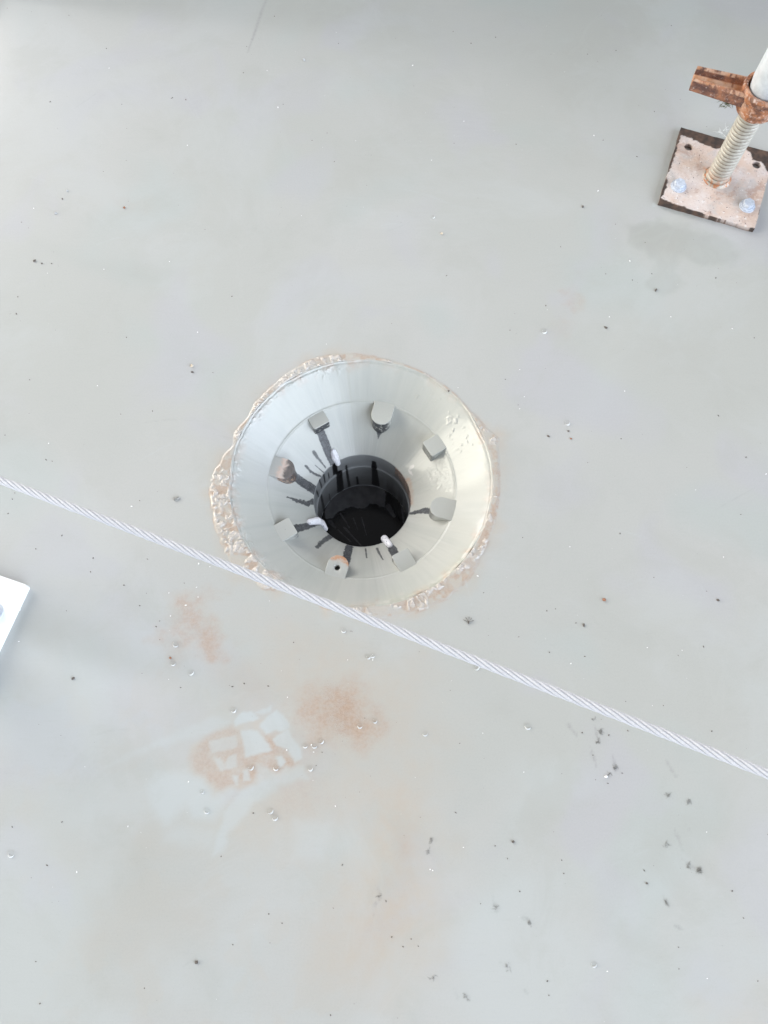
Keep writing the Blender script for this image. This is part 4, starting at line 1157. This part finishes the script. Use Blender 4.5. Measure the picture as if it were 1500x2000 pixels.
def fly(px, py):
    P = at(px, py)
    rnd = random.Random(4); bm = bmesh.new()
    bmesh.ops.create_icosphere(bm, subdivisions=2, radius=1, matrix=Matrix.Translation((0, 0, .0012)) @ Matrix.Diagonal((.0012, .0022, .0011, 1)))
    for a in (-1.1, -.5, .1, .6, 1.2):
        d = Vector((math.sin(a), math.cos(a), 0)); s_ = Vector((d.y, -d.x, 0)) * .0003
        b0 = Vector((0, 0, .001)); b1 = d * .0048 + Vector((0, 0, .0024)); b2 = d * .0078 + Vector((0, 0, .0003))
        for (p, q) in ((b0, b1), (b1, b2)):
            vs2 = [bm.verts.new(v) for v in (p - s_, p + s_, q + s_ * .6, q - s_ * .6)] + [bm.verts.new(v + Vector((0, 0, .0004))) for v in (p - s_, p + s_, q + s_ * .6, q - s_ * .6)]
            for f in ((0, 1, 2, 3), (4, 5, 6, 7), (0, 1, 5, 4), (1, 2, 6, 5), (2, 3, 7, 6), (3, 0, 4, 7)): bm.faces.new([vs2[i] for i in f])
    bmesh.ops.recalc_face_normals(bm, faces=bm.faces)
    o = bm_obj('dead_insect', bm, None, M_GRIT, True); o.location = P
    tag(o, 'tiny dead insect with splayed legs below right of the drain', 'insect')
fly(915, 1216)

clumps = [(1173, 1428, 16, .008, 'dark upright fluff of grime below the rope, upper one of a stack'),
          (1168, 1448, 12, .008, 'dark fluff of grime below the rope with a tail to the left'),
          (1202, 1498, 14, .007, 'dark fluff of grime right of the white bead and above it'),
          (1190, 1512, 12, .006, 'dark fluff of grime touching the white bead'),
          (1366, 1700, 26, .009, 'largest dark fluff of grime, low at the right'),
          (1345, 1692, 10, .009, 'thin grey fluff trailing left of the largest one'),
          (1304, 1552, 8, .011, 'dark hair-like strand of dirt at lower right, left of its neighbour'),
          (1347, 1566, 8, .012, 'dark hooked strand of dirt at lower right beneath the rope end'),
          (1303, 1650, 7, .010, 'dark strand of dirt above the largest fluff and left of it'),
          (843, 1642, 9, .007, 'dark fluff on the beige silt, upper one of two'),
          (837, 1662, 9, .006, 'dark fluff on the beige silt, lower one of two'),
          (740, 1750, 8, .005, 'small dark fluff in the middle of the beige silt'),
          (968, 1770, 6, .010, 'dark hair-like strand right of the beige silt'),
          (1302, 1762, 9, .008, 'faint dark fluff below the largest one'),
          (1035, 1801, 10, .007, 'pale brown fluff at lower middle'),
          (846, 1910, 6, .009, 'dark strand low on the deck near the bottom edge'),
          (910, 1948, 7, .008, 'dark strand at the bottom edge right of its neighbour'),
          (990, 1888, 6, .007, 'small grey fluff low on the deck, right of two strands'),
          (1160, 1404, 7, .005, 'small dark fluff directly below the rope')]
for i, (px, py, n, ln, lab) in enumerate(clumps):
    P = at(px, py)
    o = fibres('grime_fluff', (P[0], P[1], 0.0), int(n * 1.6), ln * .55, .00020, M_HAIR, 500 + i, .02, .0015)
    tag(o, lab, 'fluff', 'fluff of grime on the deck')

# countless grit and white flecks
def scatter(name, listed, n, rmin, rmax, mat, seed, inside=None):
    rnd = random.Random(seed); bm = bmesh.new()
    spots = [(tuple(at(px, py)[:2]), rnd.uniform(.8, 1.25) * rmax) for px, py in listed]
    while len(spots) < len(listed) + n:
        x, y = rnd.uniform(-.72, .80), rnd.uniform(-.38, 1.36)
        if math.hypot(x - FX, y - FY) < RO + .004: continue
        if inside and rnd.random() > inside(x, y): continue
        spots.append(((x, y), rmin + (rmax - rmin) * rnd.random() ** 3))
    for (x, y), r_ in spots:
        m = Matrix.Translation((x, y, r_ * .4)) @ Matrix.Rotation(rnd.uniform(0, 6.3), 4, 'Z') @ Matrix.Diagonal((rnd.uniform(.8, 1.9), rnd.uniform(.6, 1), .6, 1))
        g = bmesh.ops.create_icosphere(bm, subdivisions=1, radius=r_, matrix=m)
    o = bm_obj(name, bm, None, mat, False); tag(o, kind='stuff')
    return o
dark = [(536, 32), (208, 95), (482, 91), (337, 191), (363, 195), (98, 199), (238, 204), (553, 204), (639, 260), (653, 316), (202, 335), (885, 62), (920, 85), (968, 73), (1203, 99),
        (1008, 282), (1178, 274), (1278, 218), (887, 280), (1244, 306), (1202, 438), (1260, 474), (101, 515), (453, 579), (35, 580), (32, 613), (58, 742), (247, 659), (416, 728), (298, 803), (90, 898), (10, 850), (102, 901),
        (273, 978), (29, 963), (24, 975), (16, 1003), (70, 1072), (121, 1046), (182, 1090), (288, 1092), (177, 1117), (242, 1143), (360, 1139), (130, 1193), (273, 1183), (312, 1213), (305, 1224),
        (1066, 597), (1183, 535), (1235, 547), (1273, 535), (1398, 543), (1473, 660), (1403, 812), (1457, 893), (1012, 791), (996, 645), (987, 741), (1213, 857), (1021, 1050), (1211, 1042), (1277, 1128),
        (1222, 1370), (1374, 1263), (1073, 1274), (1142, 1282), (1068, 1193), (1013, 1244), (1258, 1700), (1097, 1680), (1101, 1706), (967, 1652), (890, 1587), (1015, 1741), (1452, 1793), (1325, 1850), (1069, 1916), (1072, 1944),
        (765, 1830), (803, 1834), (787, 1849), (817, 1848), (754, 1760), (551, 1803), (525, 1785), (92, 1690), (24, 1615), (70, 1878), (282, 1930), (78, 1960), (495, 1588), (454, 1341), (524, 1340), (477, 1335), (353, 1343), (1430, 1740), (1480, 1916),
        (1187, 1530), (1215, 1510), (1163, 1523), (1189, 1436), (1137, 1431), (1158, 1475), (1226, 1427), (1390, 1428), (1500, 1630)]
white = [(593, 118), (366, 284), (543, 210), (66, 407), (331, 511), (203, 526), (386, 649), (95, 866), (806, 128), (1168, 373), (1230, 510), (906, 237), (1160, 265), (1190, 619), (1310, 619), (1015, 722), (1220, 764), (1024, 775), (1430, 642),
         (943, 1432), (1264, 1265), (1332, 1270), (1115, 1296), (1023, 1508), (1413, 1088), (1113, 1068), (933, 1125), (368, 1527), (250, 1614), (728, 1289), (679, 1289), (388, 1101), (257, 989), (410, 1107), (330, 1158), (363, 1182), (384, 1147),
         (387, 1166), (333, 1203), (845, 1700), (840, 1698), (1186, 1897), (905, 1655), (150, 1703), (1380, 1625), (39, 1191), (37, 1253), (560, 1465), (608, 1455)]
def warmspot(x, y):
    # denser on the silt round the sole print and in front of the drain
    d = math.hypot((x + .12) / .30, (y - .12) / .20)
    return .22 + .78 * max(0, 1 - d)
scatter('grit', dark, 300, .0003, .00085, M_GRIT, 71, warmspot)
scatter('white_flecks', white, 130, .00025, .00085, M_FLECK, 72, warmspot)
